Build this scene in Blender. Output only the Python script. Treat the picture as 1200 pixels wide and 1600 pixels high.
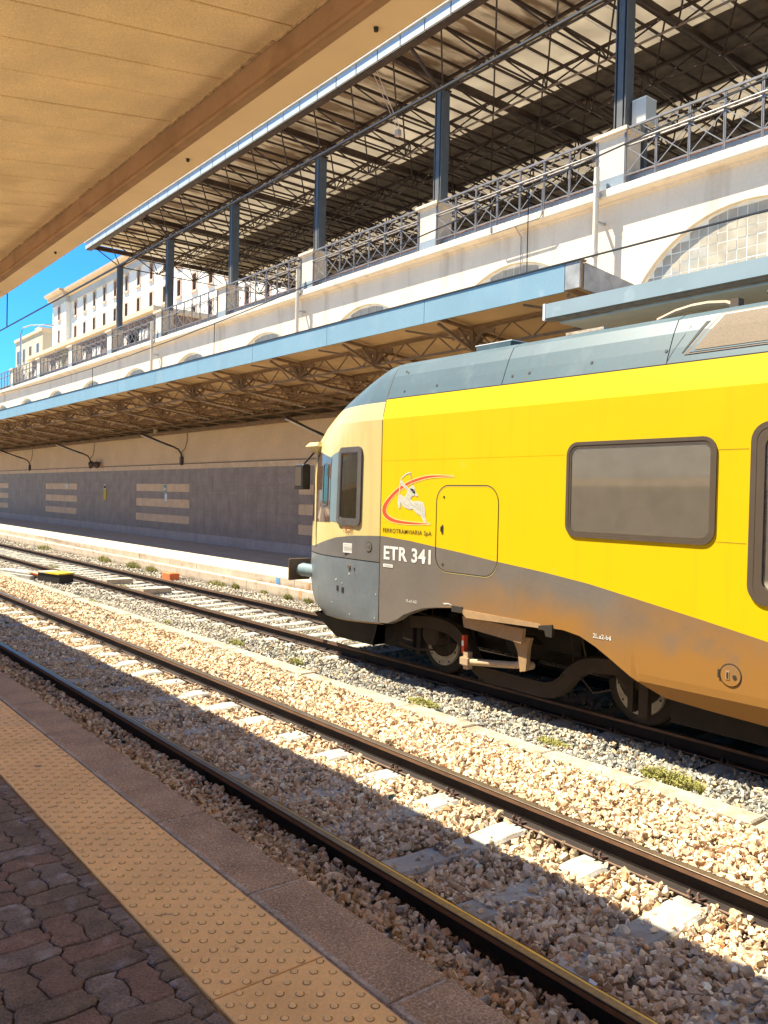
import bpy, math, random
import numpy as np
from mathutils import Vector, Matrix

random.seed(7); np.random.seed(7)
for o in list(bpy.data.objects): bpy.data.objects.remove(o)
SC = bpy.context.scene
COL = SC.collection
PI = math.pi

# ------------------------------------------------------------------ camera, world, sun, exposure
CAMZ = 2.2
cam_d = bpy.data.cameras.new('camera'); cam = bpy.data.objects.new('camera', cam_d); COL.objects.link(cam)
cam_d.sensor_fit = 'HORIZONTAL'; cam_d.sensor_width = 36; cam_d.lens = 39.0
cam_d.clip_start = 0.05; cam_d.clip_end = 3000
R = ((0.78369014, 0.00561178, 0.62112661), (-0.62076257, -0.02832606, 0.78348674), (0.02199083, -0.99958298, -0.01871527))
cam.matrix_world = Matrix(((R[0][0], -R[0][1], -R[0][2], 0), (R[1][0], -R[1][1], -R[1][2], 0), (R[2][0], -R[2][1], -R[2][2], CAMZ), (0, 0, 0, 1)))
SC.camera = cam
SUNV = Vector((-0.36, 0.42, 1.0)).normalized()          # towards the sun
elev = math.asin(SUNV.z); az = math.atan2(SUNV.x, SUNV.y)  # clockwise from +Y
world = bpy.data.worlds.new('World'); SC.world = world; world.use_nodes = True
wn = world.node_tree.nodes; wl = world.node_tree.links
bg = wn['Background']; sky = wn.new('ShaderNodeTexSky'); sky.sky_type = 'NISHITA'; sky.sun_disc = False
sky.sun_elevation = elev; sky.sun_rotation = az; sky.air_density = 1.0; sky.dust_density = 0.2; sky.ozone_density = 2.0
tint = wn.new('ShaderNodeMix'); tint.data_type = 'RGBA'; tint.blend_type = 'MULTIPLY'; tint.inputs[0].default_value = 1
tint.inputs[7].default_value = (0.13, 0.47, 0.75, 1)
wl.new(sky.outputs[0], tint.inputs[6]); wl.new(tint.outputs[2], bg.inputs[0]); bg.inputs[1].default_value = 0.085
sun_d = bpy.data.lights.new('sun', 'SUN'); sun = bpy.data.objects.new('sun', sun_d); COL.objects.link(sun)
sun_d.energy = 3.9; sun_d.angle = math.radians(0.5); sun_d.color = (1.0, 0.93, 0.74)
sun.rotation_euler = SUNV.to_track_quat('Z', 'Y').to_euler(); sun.location = (-20, 20, 60)
SC.view_settings.view_transform = 'Standard'; SC.view_settings.look = 'None'
SC.view_settings.exposure = 1.98; SC.view_settings.gamma = 1.0
SC.view_settings.use_curve_mapping = False
try:
    SC.cycles.max_bounces = 10; SC.cycles.diffuse_bounces = 6
except Exception: pass

# ------------------------------------------------------------------ materials
def mat(name, col, rough=.65, metal=0., var=.14, vs=3., fine=0., fs=60., bump=0., bs=40., spec=.4, coat=0., grime=None):
    """procedural: large-scale and fine noise on colour, noise bump; grime=(colour, scale, lo, hi)"""
    m = bpy.data.materials.new(name); m.use_nodes = True
    n = m.node_tree.nodes; l = m.node_tree.links; b = n['Principled BSDF']
    b.inputs['Roughness'].default_value = rough; b.inputs['Metallic'].default_value = metal
    b.inputs['Specular IOR Level'].default_value = spec; b.inputs['Coat Weight'].default_value = coat
    g = n.new('ShaderNodeNewGeometry')
    def noise(scale, det=4):
        t = n.new('ShaderNodeTexNoise'); t.inputs['Scale'].default_value = scale; t.inputs['Detail'].default_value = det
        l.new(g.outputs['Position'], t.inputs['Vector']); return t
    def ramp(src, lo, hi, a, c):
        mr = n.new('ShaderNodeMapRange'); mr.clamp = True
        for i, v in zip((1, 2, 3, 4), (lo, hi, a, c)): mr.inputs[i].default_value = v
        l.new(src, mr.inputs[0]); return mr.outputs[0]
    c4 = (*col, 1)
    cur = None
    mx = n.new('ShaderNodeMix'); mx.data_type = 'RGBA'; mx.blend_type = 'MULTIPLY'; mx.inputs[0].default_value = 1
    mx.inputs[6].default_value = c4
    v = ramp(noise(vs).outputs[0], .3, .7, 1 - var, 1 + var)
    if fine:
        v2 = ramp(noise(fs, 2).outputs[0], .3, .7, 1 - fine, 1 + fine)
        mm = n.new('ShaderNodeMath'); mm.operation = 'MULTIPLY'; l.new(v, mm.inputs[0]); l.new(v2, mm.inputs[1]); v = mm.outputs[0]
    l.new(v, mx.inputs[7]); cur = mx.outputs[2]
    if grime:
        gc, gs, lo, hi = grime
        m2 = n.new('ShaderNodeMix'); m2.data_type = 'RGBA'; m2.inputs[7].default_value = (*gc, 1)
        l.new(ramp(noise(gs, 6).outputs[0], lo, hi, 0, 1), m2.inputs[0]); l.new(cur, m2.inputs[6]); cur = m2.outputs[2]
    l.new(cur, b.inputs['Base Color'])
    if bump:
        bp = n.new('ShaderNodeBump'); bp.inputs['Strength'].default_value = bump; bp.inputs['Distance'].default_value = .01
        l.new(noise(bs, 5).outputs[0], bp.inputs['Height']); l.new(bp.outputs[0], b.inputs['Normal'])
    m['cur'] = 0
    m.diffuse_color = c4
    return m

def attr_mat(name, rough=.85, bump=.5, bs=90):
    m = mat(name, (1, 1, 1), rough=rough, var=.12, vs=30, bump=bump, bs=bs)
    n = m.node_tree.nodes; l = m.node_tree.links
    a = n.new('ShaderNodeVertexColor'); a.layer_name = 'Col'
    mul = [x for x in n if x.type == 'MIX'][0]; l.new(a.outputs[0], mul.inputs[6]); return m

def bump_lines(m, axis_vec, freq, strength=.6, dist=.01):
    """regular ribs across a world direction (corrugation, board grooves)"""
    n = m.node_tree.nodes; l = m.node_tree.links; b = n['Principled BSDF']
    g = n.new('ShaderNodeNewGeometry'); d = n.new('ShaderNodeVectorMath'); d.operation = 'DOT_PRODUCT'
    l.new(g.outputs['Position'], d.inputs[0]); d.inputs[1].default_value = axis_vec
    s = n.new('ShaderNodeMath'); s.operation = 'MULTIPLY'; s.inputs[1].default_value = freq * 2 * PI; l.new(d.outputs['Value'], s.inputs[0])
    s2 = n.new('ShaderNodeMath'); s2.operation = 'SINE'; l.new(s.outputs[0], s2.inputs[0])
    bp = n.new('ShaderNodeBump'); bp.inputs['Strength'].default_value = strength; bp.inputs['Distance'].default_value = dist
    l.new(s2.outputs[0], bp.inputs['Height']); l.new(bp.outputs[0], b.inputs['Normal'])

M = {}
M['asphalt'] = mat('asphalt', (.07, .065, .06), .9, bump=.3)
M['earth'] = mat('ballast_fines', (.26, .19, .13), .95, var=.25, vs=6, fine=.3, fs=50, bump=.8)
M['earth_grey'] = mat('grey_fines', (.17, .155, .135), .95, var=.25, vs=6, fine=.3, fs=50, bump=.8)
M['stucco'] = mat('cream_stucco', (.72, .59, .44), .9, var=.05, vs=1.2, fine=.04, fs=20, bump=.25, bs=14, grime=((.56, .46, .35), .7, .60, .85))
M['stucco_low'] = mat('lower_stucco', (.74, .50, .28), .9, var=.06, vs=.8, fine=.05, fs=15, bump=.3, bs=18, grime=((.30, .20, .12), 5., .72, .80))
M['parapet'] = mat('shaded_parapet', (.22, .26, .30), .85, var=.08, vs=2, bump=.2, grime=((.35, .33, .3), 6, .6, .75))  # white paint darkened; the railing's shadow is put into the colour
M['brickred'] = mat('red_coping', (.36, .14, .07), .9, var=.4, vs=5, bump=.4)
M['tile_grey'] = mat('grey_wall_tile', (.32, .24, .18), .6, var=.16, vs=2.2, fine=.12, fs=14, bump=.1)
M['tile_cream'] = mat('cream_wall_tile', (.72, .49, .28), .65, var=.1, vs=2.5, fine=.06, fs=14, bump=.1)
M['tile_skirt'] = mat('grey_skirting_stone', (.52, .40, .32), .7, var=.12, vs=2, fine=.1, fs=20)
M['paving_far'] = mat('far_platform_paving', (.50, .41, .285), .9, var=.08, vs=1.5, fine=.08, fs=12, bump=.2)
M['paving_band'] = mat('far_platform_band', (.50, .44, .32), .9, var=.06, vs=1.5, bump=.2)
M['kerb'] = mat('kerb_concrete', (.50, .40, .29), .9, var=.14, vs=2, fine=.12, fs=25, bump=.5, grime=((.28, .17, .09), 3, .58, .78))
M['conc'] = mat('sleeper_concrete', (.36, .34, .29), .85, var=.16, vs=3, fine=.08, fs=40, bump=.35, bs=60, grime=((.27, .22, .18), 7, .50, .70))
M['trough'] = mat('cable_trough_concrete', (.34, .285, .21), .9, var=.2, vs=5, fine=.2, fs=40, bump=.8, grime=((.22, .16, .10), 4, .5, .7))
M['rail'] = mat('rusted_shaded_rail', (.014, .007, .004), .75, metal=.0, var=.25, vs=8, fine=.2, fs=80, bump=.3)  # near-black colour stands in for the head's shadow on the web
M['railtop'] = mat('rail_running_surface', (.20, .15, .105), .38, metal=.75, var=.15, vs=5, fine=.2, fs=40)
M['goldtop'] = mat('lit_rail_edge', (.50, .36, .14), .35, metal=.85, var=.2, vs=4)  # gold strip paints the lit edge of the rail top
M['railside'] = mat('rail_head_side', (.15, .075, .038), .7, var=.2, vs=10)
M['railfoot'] = mat('rail_foot_dust', (.20, .12, .08), .85, var=.2, vs=8)
M['clip'] = mat('rail_clip_steel', (.09, .05, .035), .7, var=.3, vs=30)
M['paver'] = mat('brown_paver', (.165, .118, .080), .8, var=.28, vs=9, fine=.35, fs=120, bump=.9, bs=110, grime=((.25, .22, .215), 7., .60, .74))
M['paver_red'] = mat('reddish_paver', (.19, .118, .082), .8, var=.25, vs=9, fine=.35, fs=120, bump=.9, bs=110, grime=((.30, .25, .22), 9., .62, .72))
M['paver_grey'] = mat('greyish_paver', (.175, .132, .105), .8, var=.25, vs=9, fine=.35, fs=120, bump=.9, bs=110, grime=((.32, .29, .27), 11., .56, .72))
M['grout'] = mat('paver_joint', (.05, .028, .018), .95)
M['tactile'] = mat('yellow_tactile', (.89, .54, .20), .62, var=.1, vs=3, fine=.06, fs=70, bump=.4, bs=90, grime=((.26, .165, .10), 13, .66, .74))
M['slab'] = mat('edge_slab_granite', (.40, .26, .15), .78, var=.22, vs=5, fine=.5, fs=120, bump=.9, bs=150, grime=((.62, .46, .33), 75., .56, .66))
M['slabrim'] = mat('slab_mortar', (.40, .32, .24), .85, var=.2, vs=10, fine=.3, fs=60, bump=.4)
M['nface'] = mat('platform_face', (.20, .16, .12), .9, var=.2)
M['board'] = mat('canopy_ceiling_board', (.80, .60, .36), .75, var=.10, vs=3, fine=.14, fs=110, bump=.12, bs=160, grime=((.36, .22, .12), 1.4, .56, .8))
M['boardjoint'] = mat('board_joint_shadow_gap', (.12, .07, .04), .9)
M['beamdark'] = mat('dirty_beam', (.34, .205, .12), .85, var=.12, vs=2, fine=.05, fs=30, bump=.15, grime=((.20, .115, .065), 3, .5, .8))
M['soffit'] = mat('painted_soffit', (.80, .61, .40), .7, var=.07, vs=2, bump=.1)
M['trimrough'] = mat('old_sealant', (.42, .29, .18), .9, var=.35, vs=20, bump=.6)
M['fasc'] = mat('blue_fascia', (.20, .315, .375), .55, var=.07, vs=1.2, fine=.03, fs=30, grime=((.40, .44, .45), 2.2, .66, .9))
M['fasc2'] = mat('grey_fascia', (.26, .315, .325), .5, var=.06, vs=1.5, grime=((.47, .53, .53), 2.5, .6, .85))
M['fascdirty'] = mat('stained_end_panel', (.30, .29, .28), .7, var=.3, vs=5)
M['white'] = mat('white_trim', (.78, .76, .7), .6, var=.04)
M['ceil2'] = mat('brown_canopy_ceiling', (.48, .31, .155), .85, var=.12, vs=1.5)
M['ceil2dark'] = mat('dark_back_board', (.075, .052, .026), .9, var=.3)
M['truss2'] = mat('brown_truss_steel', (.24, .145, .08), .7, var=.2, vs=8)
M['truss2light'] = mat('light_tie_rod', (.46, .36, .27), .6)
M['frame'] = mat('dark_space_frame', (.062, .038, .028), .65, var=.25, vs=5, metal=.1)
M['frame_rod'] = mat('tie_rod_brown', (.24, .17, .12), .6, var=.2)
M['column'] = mat('blue_grey_column', (.105, .105, .105), .6, var=.12, vs=4, metal=0)
M['railing'] = mat('grey_railing_paint', (.20, .185, .185), .5, var=.2, vs=8, metal=.2)
M['woodceil'] = mat('stained_roof_board', (.84, .71, .54), .85, var=.1, vs=2, grime=((.30, .20, .12), 1.1, .46, .58), bump=0)
n_, l_ = M['woodceil'].node_tree.nodes, M['woodceil'].node_tree.links
for t_ in [x for x in n_ if x.type == 'TEX_NOISE'][1:]:      # stains run across the planks: stretch the stain noise along X
    mp_ = n_.new('ShaderNodeMapping'); mp_.inputs['Scale'].default_value = (.45, 1.9, 1); g_ = n_.new('ShaderNodeNewGeometry')
    l_.new(g_.outputs['Position'], mp_.inputs[0]); l_.new(mp_.outputs[0], t_.inputs['Vector'])
M['woodshade'] = mat('shaded_roof_board', (.21, .16, .115), .9, var=.3, vs=3)  # same boards farther from the light, their shade put into the colour
M['gutter'] = mat('pale_blue_gutter', (.56, .57, .56), .45, var=.05, vs=2, metal=.2)
M['guttertop'] = mat('white_gutter_lip', (.6, .57, .5), .5)
M['build'] = mat('cream_facade', (.84, .80, .70), .9, var=.04, vs=.5, bump=.1)
M['build_trim'] = mat('peach_cornice', (.66, .50, .34), .85, var=.05, vs=.6)
M['build_grey'] = mat('grey_frieze', (.52, .50, .46), .85, var=.08, vs=.5)
M['build2'] = mat('beige_house', (.58, .47, .33), .9, var=.06, vs=.5)
M['build3'] = mat('brown_low_facade', (.20, .13, .10), .9, var=.4, vs=.6)
M['shutter'] = mat('brown_shutter', (.13, .065, .045), .7, var=.2)
M['surround'] = mat('pink_window_surround', (.60, .44, .35), .85)
M['pane'] = mat('window_pane_dark', (.06, .06, .06), .15, spec=.8)
M['pipe'] = mat('cream_pipe', (.62, .54, .43), .55, var=.06)
M['wire'] = mat('dark_wire', (.03, .028, .03), .5)
M['galv'] = mat('galvanised_steel', (.42, .44, .45), .4, metal=.6, var=.1)
M['lampwhite'] = mat('lamp_tube_cover', (.82, .78, .68), .4)
M['lamparm'] = mat('brown_lamp_arm', (.09, .05, .033), .6, var=.2)
M['black'] = mat('black_rubber', (.02, .017, .015), .6)
M['boxwhite'] = mat('white_cabinet', (.55, .52, .45), .5, var=.04)
M['roofsheet'] = mat('grey_roof_sheet', (.36, .32, .27), .8, var=.1)  # unseen canopy tops, added to bounce sunlight up to the shed ceiling
M['greysoffit'] = mat('grey_soffit', (.50, .46, .39), .8, var=.08)
M['rustmark'] = mat('rust_stain', (.55, .30, .13), .9, var=.3, vs=14)
M['orange'] = mat('orange_paint', (.70, .16, .05), .6, var=.15, vs=12)
M['yellowp'] = mat('yellow_paint', (.75, .5, .03), .6, var=.1)
M['blue_p'] = mat('blue_paint', (.10, .28, .50), .6)
M['grass'] = mat('weed_green', (.27, .25, .065), .8, var=.35, vs=14)
M['litter'] = mat('blue_litter', (.05, .12, .14), .4)
M['paperw'] = mat('white_paper', (.7, .72, .7), .5)
M['green_p'] = mat('green_sign', (.05, .30, .18), .5)
# train
M['yellow'] = mat('yellow_livery', (.64, .425, .0008), .5, var=.02, vs=1.5, coat=0, spec=.2, bump=.10, bs=2.2, grime=((.64, .46, .06), 2.4, .70, .86))
M['cream'] = mat('pale_yellow_cab', (.56, .43, .17), .36, var=.03, vs=2, coat=.25)
M['roofgrey'] = mat('grey_blue_roof', (.078, .112, .122), .42, var=.05, vs=1.5, fine=.03, fs=20, spec=.25, grime=((.13, .165, .17), 2.5, .55, .85))
M['cabgrey'] = mat('grey_nose_panel', (.12, .135, .145), .42, var=.08, vs=4, fine=.06, fs=18, coat=.1, grime=((.18, .165, .145), 5, .62, .85))
M['darkband'] = mat('dark_grey_band', (.115, .103, .092), .5, var=.08, vs=4)
M['skirt'] = mat('dusty_grey_skirt', (.135, .112, .09), .6, var=.08, vs=2, fine=.04, fs=25)
M['sill'] = mat('dusty_sill', (.32, .20, .095), .7, var=.12, vs=5, fine=.08, fs=30)
M['seam'] = mat('panel_seam', (.03, .022, .015), .7)
M['gasket'] = mat('window_gasket', (.085, .062, .042), .45, var=.06, vs=8)
M['cabframe'] = mat('black_window_frame', (.09, .078, .07), .42)
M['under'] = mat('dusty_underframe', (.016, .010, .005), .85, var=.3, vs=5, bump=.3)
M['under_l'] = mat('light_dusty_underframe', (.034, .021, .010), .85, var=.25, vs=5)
M['wheel'] = mat('wheel_steel', (.03, .021, .015), .6, metal=.3)
M['disc'] = mat('bare_disc_steel', (.36, .31, .24), .45, metal=.3, var=.25, vs=16)
M['damper'] = mat('dusty_damper', (.42, .29, .17), .6, var=.08)
M['bluepaint'] = mat('blue_band', (.15, .20, .22), .45, var=.04)
M['buffer'] = mat('blue_grey_buffer', (.16, .22, .23), .45, var=.12, vs=8, grime=((.2, .13, .07), 6, .55, .8))
M['bufplate'] = mat('brown_buffer_plate', (.10, .065, .042), .6, var=.2)
M['seat'] = mat('seat_fabric', (.10, .085, .06), .9)
M['inner'] = mat('coach_interior', (.45, .41, .35), .8)
M['red'] = mat('red_vinyl', (.62, .075, .025), .45, var=.02)
M['silver'] = mat('silver_print', (.50, .47, .38), .45, var=.12, vs=30)
M['glow'] = mat('pale_outline_print', (.70, .56, .18), .5, var=.02)
M['silverdk'] = mat('grey_print_shade', (.36, .33, .27), .5)
M['ink'] = mat('dark_ink', (.06, .04, .01), .5)
M['inkred'] = mat('red_brown_ink', (.24, .05, .015), .5)
M['wtext'] = mat('white_vinyl', (.62, .60, .55), .45, var=.03)

def glass(name, col, mixf, rough=.06, trans=.5, gl=1.0, ior=1.5):
    m = bpy.data.materials.new(name); m.use_nodes = True
    n = m.node_tree.nodes; l = m.node_tree.links
    b = n['Principled BSDF']; b.inputs['Base Color'].default_value = (*col, 1); b.inputs['Roughness'].default_value = rough; b.inputs['IOR'].default_value = ior; b.inputs['Coat Weight'].default_value = 1.0 if ior > 1.6 else 0; b.inputs['Coat Roughness'].default_value = .02
    b.inputs['Specular IOR Level'].default_value = gl
    nt = n.new('ShaderNodeTexNoise'); nt.inputs['Scale'].default_value = 6; nt.inputs['Detail'].default_value = 5
    g = n.new('ShaderNodeNewGeometry'); l.new(g.outputs['Position'], nt.inputs['Vector'])
    t = n.new('ShaderNodeBsdfTransparent'); t.inputs[0].default_value = (.62, .58, .52, 1)
    mx = n.new('ShaderNodeMixShader'); mr = n.new('ShaderNodeMapRange')
    mr.inputs[1].default_value = .3; mr.inputs[2].default_value = .7; mr.inputs[3].default_value = mixf - .05; mr.inputs[4].default_value = mixf + .05
    l.new(nt.outputs[0], mr.inputs[0]); l.new(mr.outputs[0], mx.inputs[0]); l.new(b.outputs[0], mx.inputs[1]); l.new(t.outputs[0], mx.inputs[2])
    l.new(mx.outputs[0], n['Material Output'].inputs[0]); return m
M['dustglass'] = glass('dusty_window_glass', (.185, .16, .118), .14, .05, gl=.9, ior=2.3)
M['cabglass'] = glass('dark_cab_glass', (.028, .022, .012), .10, .03, gl=1.0)
M['windshield'] = glass('brown_windshield', (.10, .06, .042), .05, .04, gl=1.0)

def translucent(name, col):
    m = bpy.data.materials.new(name); m.use_nodes = True
    n = m.node_tree.nodes; l = m.node_tree.links; n.remove(n['Principled BSDF'])
    d = n.new('ShaderNodeBsdfDiffuse'); d.inputs[0].default_value = (*[c * .8 for c in col], 1)
    t = n.new('ShaderNodeBsdfTranslucent'); t.inputs[0].default_value = (*col, 1)
    nt = n.new('ShaderNodeTexNoise'); nt.inputs['Scale'].default_value = 1.2
    g = n.new('ShaderNodeNewGeometry'); l.new(g.outputs['Position'], nt.inputs['Vector'])
    mr = n.new('ShaderNodeMapRange'); mr.inputs[1].default_value = .3; mr.inputs[2].default_value = .7; mr.inputs[3].default_value = .45; mr.inputs[4].default_value = .62
    mx = n.new('ShaderNodeMixShader'); l.new(nt.outputs[0], mr.inputs[0]); l.new(mr.outputs[0], mx.inputs[0])
    l.new(d.outputs[0], mx.inputs[1]); l.new(t.outputs[0], mx.inputs[2]); l.new(mx.outputs[0], n['Material Output'].inputs[0]); return m
M['skylight'] = translucent('translucent_roof_sheet', (.64, .57, .47))
M['glassblock'] = mat('glass_block', (.40, .34, .25), .45, var=.22, vs=3.2, spec=.35, grime=((.34, .36, .36), 2.2, .55, .75))
M['blockjoint'] = mat('glass_block_mortar', (.80, .76, .66), .8)

def streaks(key, scale, lo, hi, colr, amt):
    m = M[key]; n = m.node_tree.nodes; l = m.node_tree.links; b = n['Principled BSDF']; src = b.inputs['Base Color'].links[0].from_socket
    g = n.new('ShaderNodeNewGeometry'); mp = n.new('ShaderNodeMapping'); mp.inputs['Scale'].default_value = scale; l.new(g.outputs['Position'], mp.inputs[0])
    t = n.new('ShaderNodeTexNoise'); t.inputs['Scale'].default_value = 1; t.inputs['Detail'].default_value = 5; l.new(mp.outputs[0], t.inputs['Vector'])
    r = n.new('ShaderNodeMapRange'); r.inputs[1].default_value = lo; r.inputs[2].default_value = hi; r.inputs[3].default_value = 0; r.inputs[4].default_value = amt; l.new(t.outputs[0], r.inputs[0])
    mx = n.new('ShaderNodeMix'); mx.data_type = 'RGBA'; mx.inputs[7].default_value = (*colr, 1); l.new(r.outputs[0], mx.inputs[0]); l.new(src, mx.inputs[6]); l.new(mx.outputs[2], b.inputs['Base Color'])
streaks('yellow', (1, 9, .7), .55, .80, (.50, .30, .01), .28)
streaks('stucco', (2, 2.2, .35), .56, .80, (.42, .32, .22), .7)
streaks('cream', (3, 7, .8), .55, .8, (.42, .28, .11), .45)
streaks('roofgrey', (6, 6, 1.2), .55, .8, (.10, .10, .09), .5)
streaks('tile_grey', (3, 3, .5), .55, .78, (.40, .31, .24), .45)
streaks('fasc', (3, 3, 1), .58, .8, (.28, .34, .36), .6)
# skirt: dust deposit over the paint, thickest low down and behind the first wheel
def dust_skirt():
    m = M['skirt']; n = m.node_tree.nodes; l = m.node_tree.links; b = n['Principled BSDF']
    src = b.inputs['Base Color'].links[0].from_socket
    g = n.new('ShaderNodeNewGeometry'); sep = n.new('ShaderNodeSeparateXYZ'); l.new(g.outputs['Position'], sep.inputs[0])
    nz = n.new('ShaderNodeTexNoise'); nz.inputs['Scale'].default_value = 1.3; nz.inputs['Detail'].default_value = 6; l.new(g.outputs['Position'], nz.inputs['Vector'])
    def mr(s, a, b_, c, d):
        q = n.new('ShaderNodeMapRange'); q.interpolation_type = 'SMOOTHSTEP'
        for i, v in zip((1, 2, 3, 4), (a, b_, c, d)): q.inputs[i].default_value = v
        l.new(s, q.inputs[0]); return q.outputs[0]
    def mt(op, a, b_):
        q = n.new('ShaderNodeMath'); q.operation = op; q.use_clamp = op == 'MULTIPLY'
        l.new(a, q.inputs[0])
        if isinstance(b_, float): q.inputs[1].default_value = b_
        else: l.new(b_, q.inputs[1])
        return q.outputs[0]
    zz = mt('ADD', sep.outputs[2], mt('MULTIPLY', mr(nz.outputs[0], .3, .7, 0, 1), .35))
    fz = mr(zz, 1.62, .95, 0, 1); fy = mr(sep.outputs[1], 7.9, 6.0, 0, 1)
    f = mt('MULTIPLY', fz, fy)
    n2 = n.new('ShaderNodeTexNoise'); n2.inputs['Scale'].default_value = 2.6; n2.inputs['Detail'].default_value = 3; l.new(g.outputs['Position'], n2.inputs['Vector'])
    f = mt('MULTIPLY', f, mr(n2.outputs[0], .75, .60, .7, 1))
    mx = n.new('ShaderNodeMix'); mx.data_type = 'RGBA'; l.new(f, mx.inputs[0]); l.new(src, mx.inputs[6]); mx.inputs[7].default_value = (.27, .125, .022, 1)
    l.new(mx.outputs[2], b.inputs['Base Color'])
dust_skirt()
for k, ax, fr, st, ds in (('ceil2', (0, 1, 0), 2.2, .25, .012), ('board', (0, 1, 0), 0, 0, 0),):
    if fr: bump_lines(M[k], ax, fr, st, ds)

# ------------------------------------------------------------------ mesh helpers
class MB:
    def __init__(s): s.v = []; s.f = []; s.mi = []; s.cur = 0
    def add(s, vs, fs):
        b = len(s.v); s.v += [tuple(p) for p in vs]; s.f += [tuple(i + b for i in f) for f in fs]; s.mi += [s.cur] * len(fs)
    def box(s, x0, x1, y0, y1, z0, z1):
        s.add([(x0, y0, z0), (x1, y0, z0), (x1, y1, z0), (x0, y1, z0), (x0, y0, z1), (x1, y0, z1), (x1, y1, z1), (x0, y1, z1)],
              [(0, 3, 2, 1), (4, 5, 6, 7), (0, 1, 5, 4), (1, 2, 6, 5), (2, 3, 7, 6), (3, 0, 4, 7)])
    def bbox(s, x0, x1, y0, y1, z0, z1, b=.01):
        """box with a chamfered top rim"""
        s.add([(x0, y0, z0), (x1, y0, z0), (x1, y1, z0), (x0, y1, z0), (x0, y0, z1 - b), (x1, y0, z1 - b), (x1, y1, z1 - b), (x0, y1, z1 - b),
               (x0 + b, y0 + b, z1), (x1 - b, y0 + b, z1), (x1 - b, y1 - b, z1), (x0 + b, y1 - b, z1)],
              [(0, 3, 2, 1), (0, 1, 5, 4), (1, 2, 6, 5), (2, 3, 7, 6), (3, 0, 4, 7), (4, 5, 9, 8), (5, 6, 10, 9), (6, 7, 11, 10), (7, 4, 8, 11), (8, 9, 10, 11)])
    def quad(s, a, b, c, d): s.add([a, b, c, d], [(0, 1, 2, 3)])
    def bar(s, p0, p1, w, h, up=(0, 0, 1)):
        p0 = Vector(p0); p1 = Vector(p1); d = (p1 - p0).normalized(); u = Vector(up)
        if abs(d.dot(u)) > .98: u = Vector((1, 0, 0))
        sd = d.cross(u).normalized(); u = sd.cross(d).normalized(); sd *= w / 2; u *= h / 2
        s.add([p0 - sd - u, p0 + sd - u, p0 + sd + u, p0 - sd + u, p1 - sd - u, p1 + sd - u, p1 + sd + u, p1 - sd + u],
              [(0, 1, 2, 3), (7, 6, 5, 4), (0, 4, 5, 1), (1, 5, 6, 2), (2, 6, 7, 3), (3, 7, 4, 0)])
    def tube(s, pts, r, n=6, cap=True, r2=None):
        pts = [Vector(p) for p in pts]; N = len(pts); rings = []
        for i, p in enumerate(pts):
            d = (pts[min(i + 1, N - 1)] - pts[max(i - 1, 0)]).normalized()
            u = Vector((0, 0, 1)) if abs(d.z) < .95 else Vector((1, 0, 0))
            a = d.cross(u).normalized(); b = a.cross(d).normalized()
            rr = r if r2 is None else r + (r2 - r) * i / (N - 1)
            rings.append([p + a * rr * math.cos(2 * PI * k / n) + b * rr * math.sin(2 * PI * k / n) for k in range(n)])
        vs = [q for ring in rings for q in ring]; fs = []
        for i in range(N - 1):
            for k in range(n): fs.append((i * n + k, i * n + (k + 1) % n, (i + 1) * n + (k + 1) % n, (i + 1) * n + k))
        if cap: fs += [tuple(range(n))[::-1], tuple(range((N - 1) * n, N * n))]
        s.add(vs, fs)
    def prism(s, poly, lo, hi, plane='YZ'):
        """poly of (a,b) extruded along the missing axis"""
        def P(a, b, t): return (t, a, b) if plane == 'YZ' else ((a, b, t) if plane == 'XY' else (a, t, b))
        n = len(poly); vs = [P(a, b, lo) for a, b in poly] + [P(a, b, hi) for a, b in poly]
        s.add(vs, [tuple(range(n)), tuple(range(2 * n - 1, n - 1, -1))] + [(i, i + n, (i + 1) % n + n, (i + 1) % n) for i in range(n)])
    def lathe(s, c, prof, axis='X', n=24):
        """prof: (t along axis, radius)"""
        c = Vector(c); vs = []
        for t, r in prof:
            for k in range(n):
                a = 2 * PI * k / n; q = (r * math.cos(a), r * math.sin(a))
                vs.append(c + (Vector((t, q[0], q[1])) if axis == 'X' else Vector((q[0], t, q[1])) if axis == 'Y' else Vector((q[0], q[1], t))))
        fs = []
        for i in range(len(prof) - 1):
            for k in range(n): fs.append((i * n + k, i * n + (k + 1) % n, (i + 1) * n + (k + 1) % n, (i + 1) * n + k))
        fs += [tuple(range(n)), tuple(range((len(prof) - 1) * n, len(prof) * n))]
        s.add(vs, fs)
    def mesh(s, name, m=None, smooth=False):
        me = bpy.data.meshes.new(name); me.from_pydata(s.v, [], s.f)
        ms = m if isinstance(m, (list, tuple)) else [m]
        for x in ms:
            if x: me.materials.append(M[x] if isinstance(x, str) else x)
        if len(ms) > 1: me.polygons.foreach_set('material_index', s.mi)
        if smooth:
            me.polygons.foreach_set('use_smooth', [True] * len(me.polygons))
            try: me.set_sharp_from_angle(angle=math.radians(35))
            except Exception: pass
        me.update(); return me
    def build(s, name, m, parent=None, smooth=False, fix=True):
        me = s.mesh(name, m, smooth)
        if fix:
            import bmesh
            b = bmesh.new(); b.from_mesh(me); bmesh.ops.recalc_face_normals(b, faces=b.faces); b.to_mesh(me); b.free()
        return link(name, me, parent)
def link(name, me, parent=None, loc=None):
    o = bpy.data.objects.new(name, me); COL.objects.link(o)
    if parent: o.parent = parent
    if loc is not None: o.location = loc
    return o
def empty(name, loc=(0, 0, 0)):
    o = bpy.data.objects.new(name, None); COL.objects.link(o); o.location = loc; o.empty_display_size = .3; return o
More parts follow.
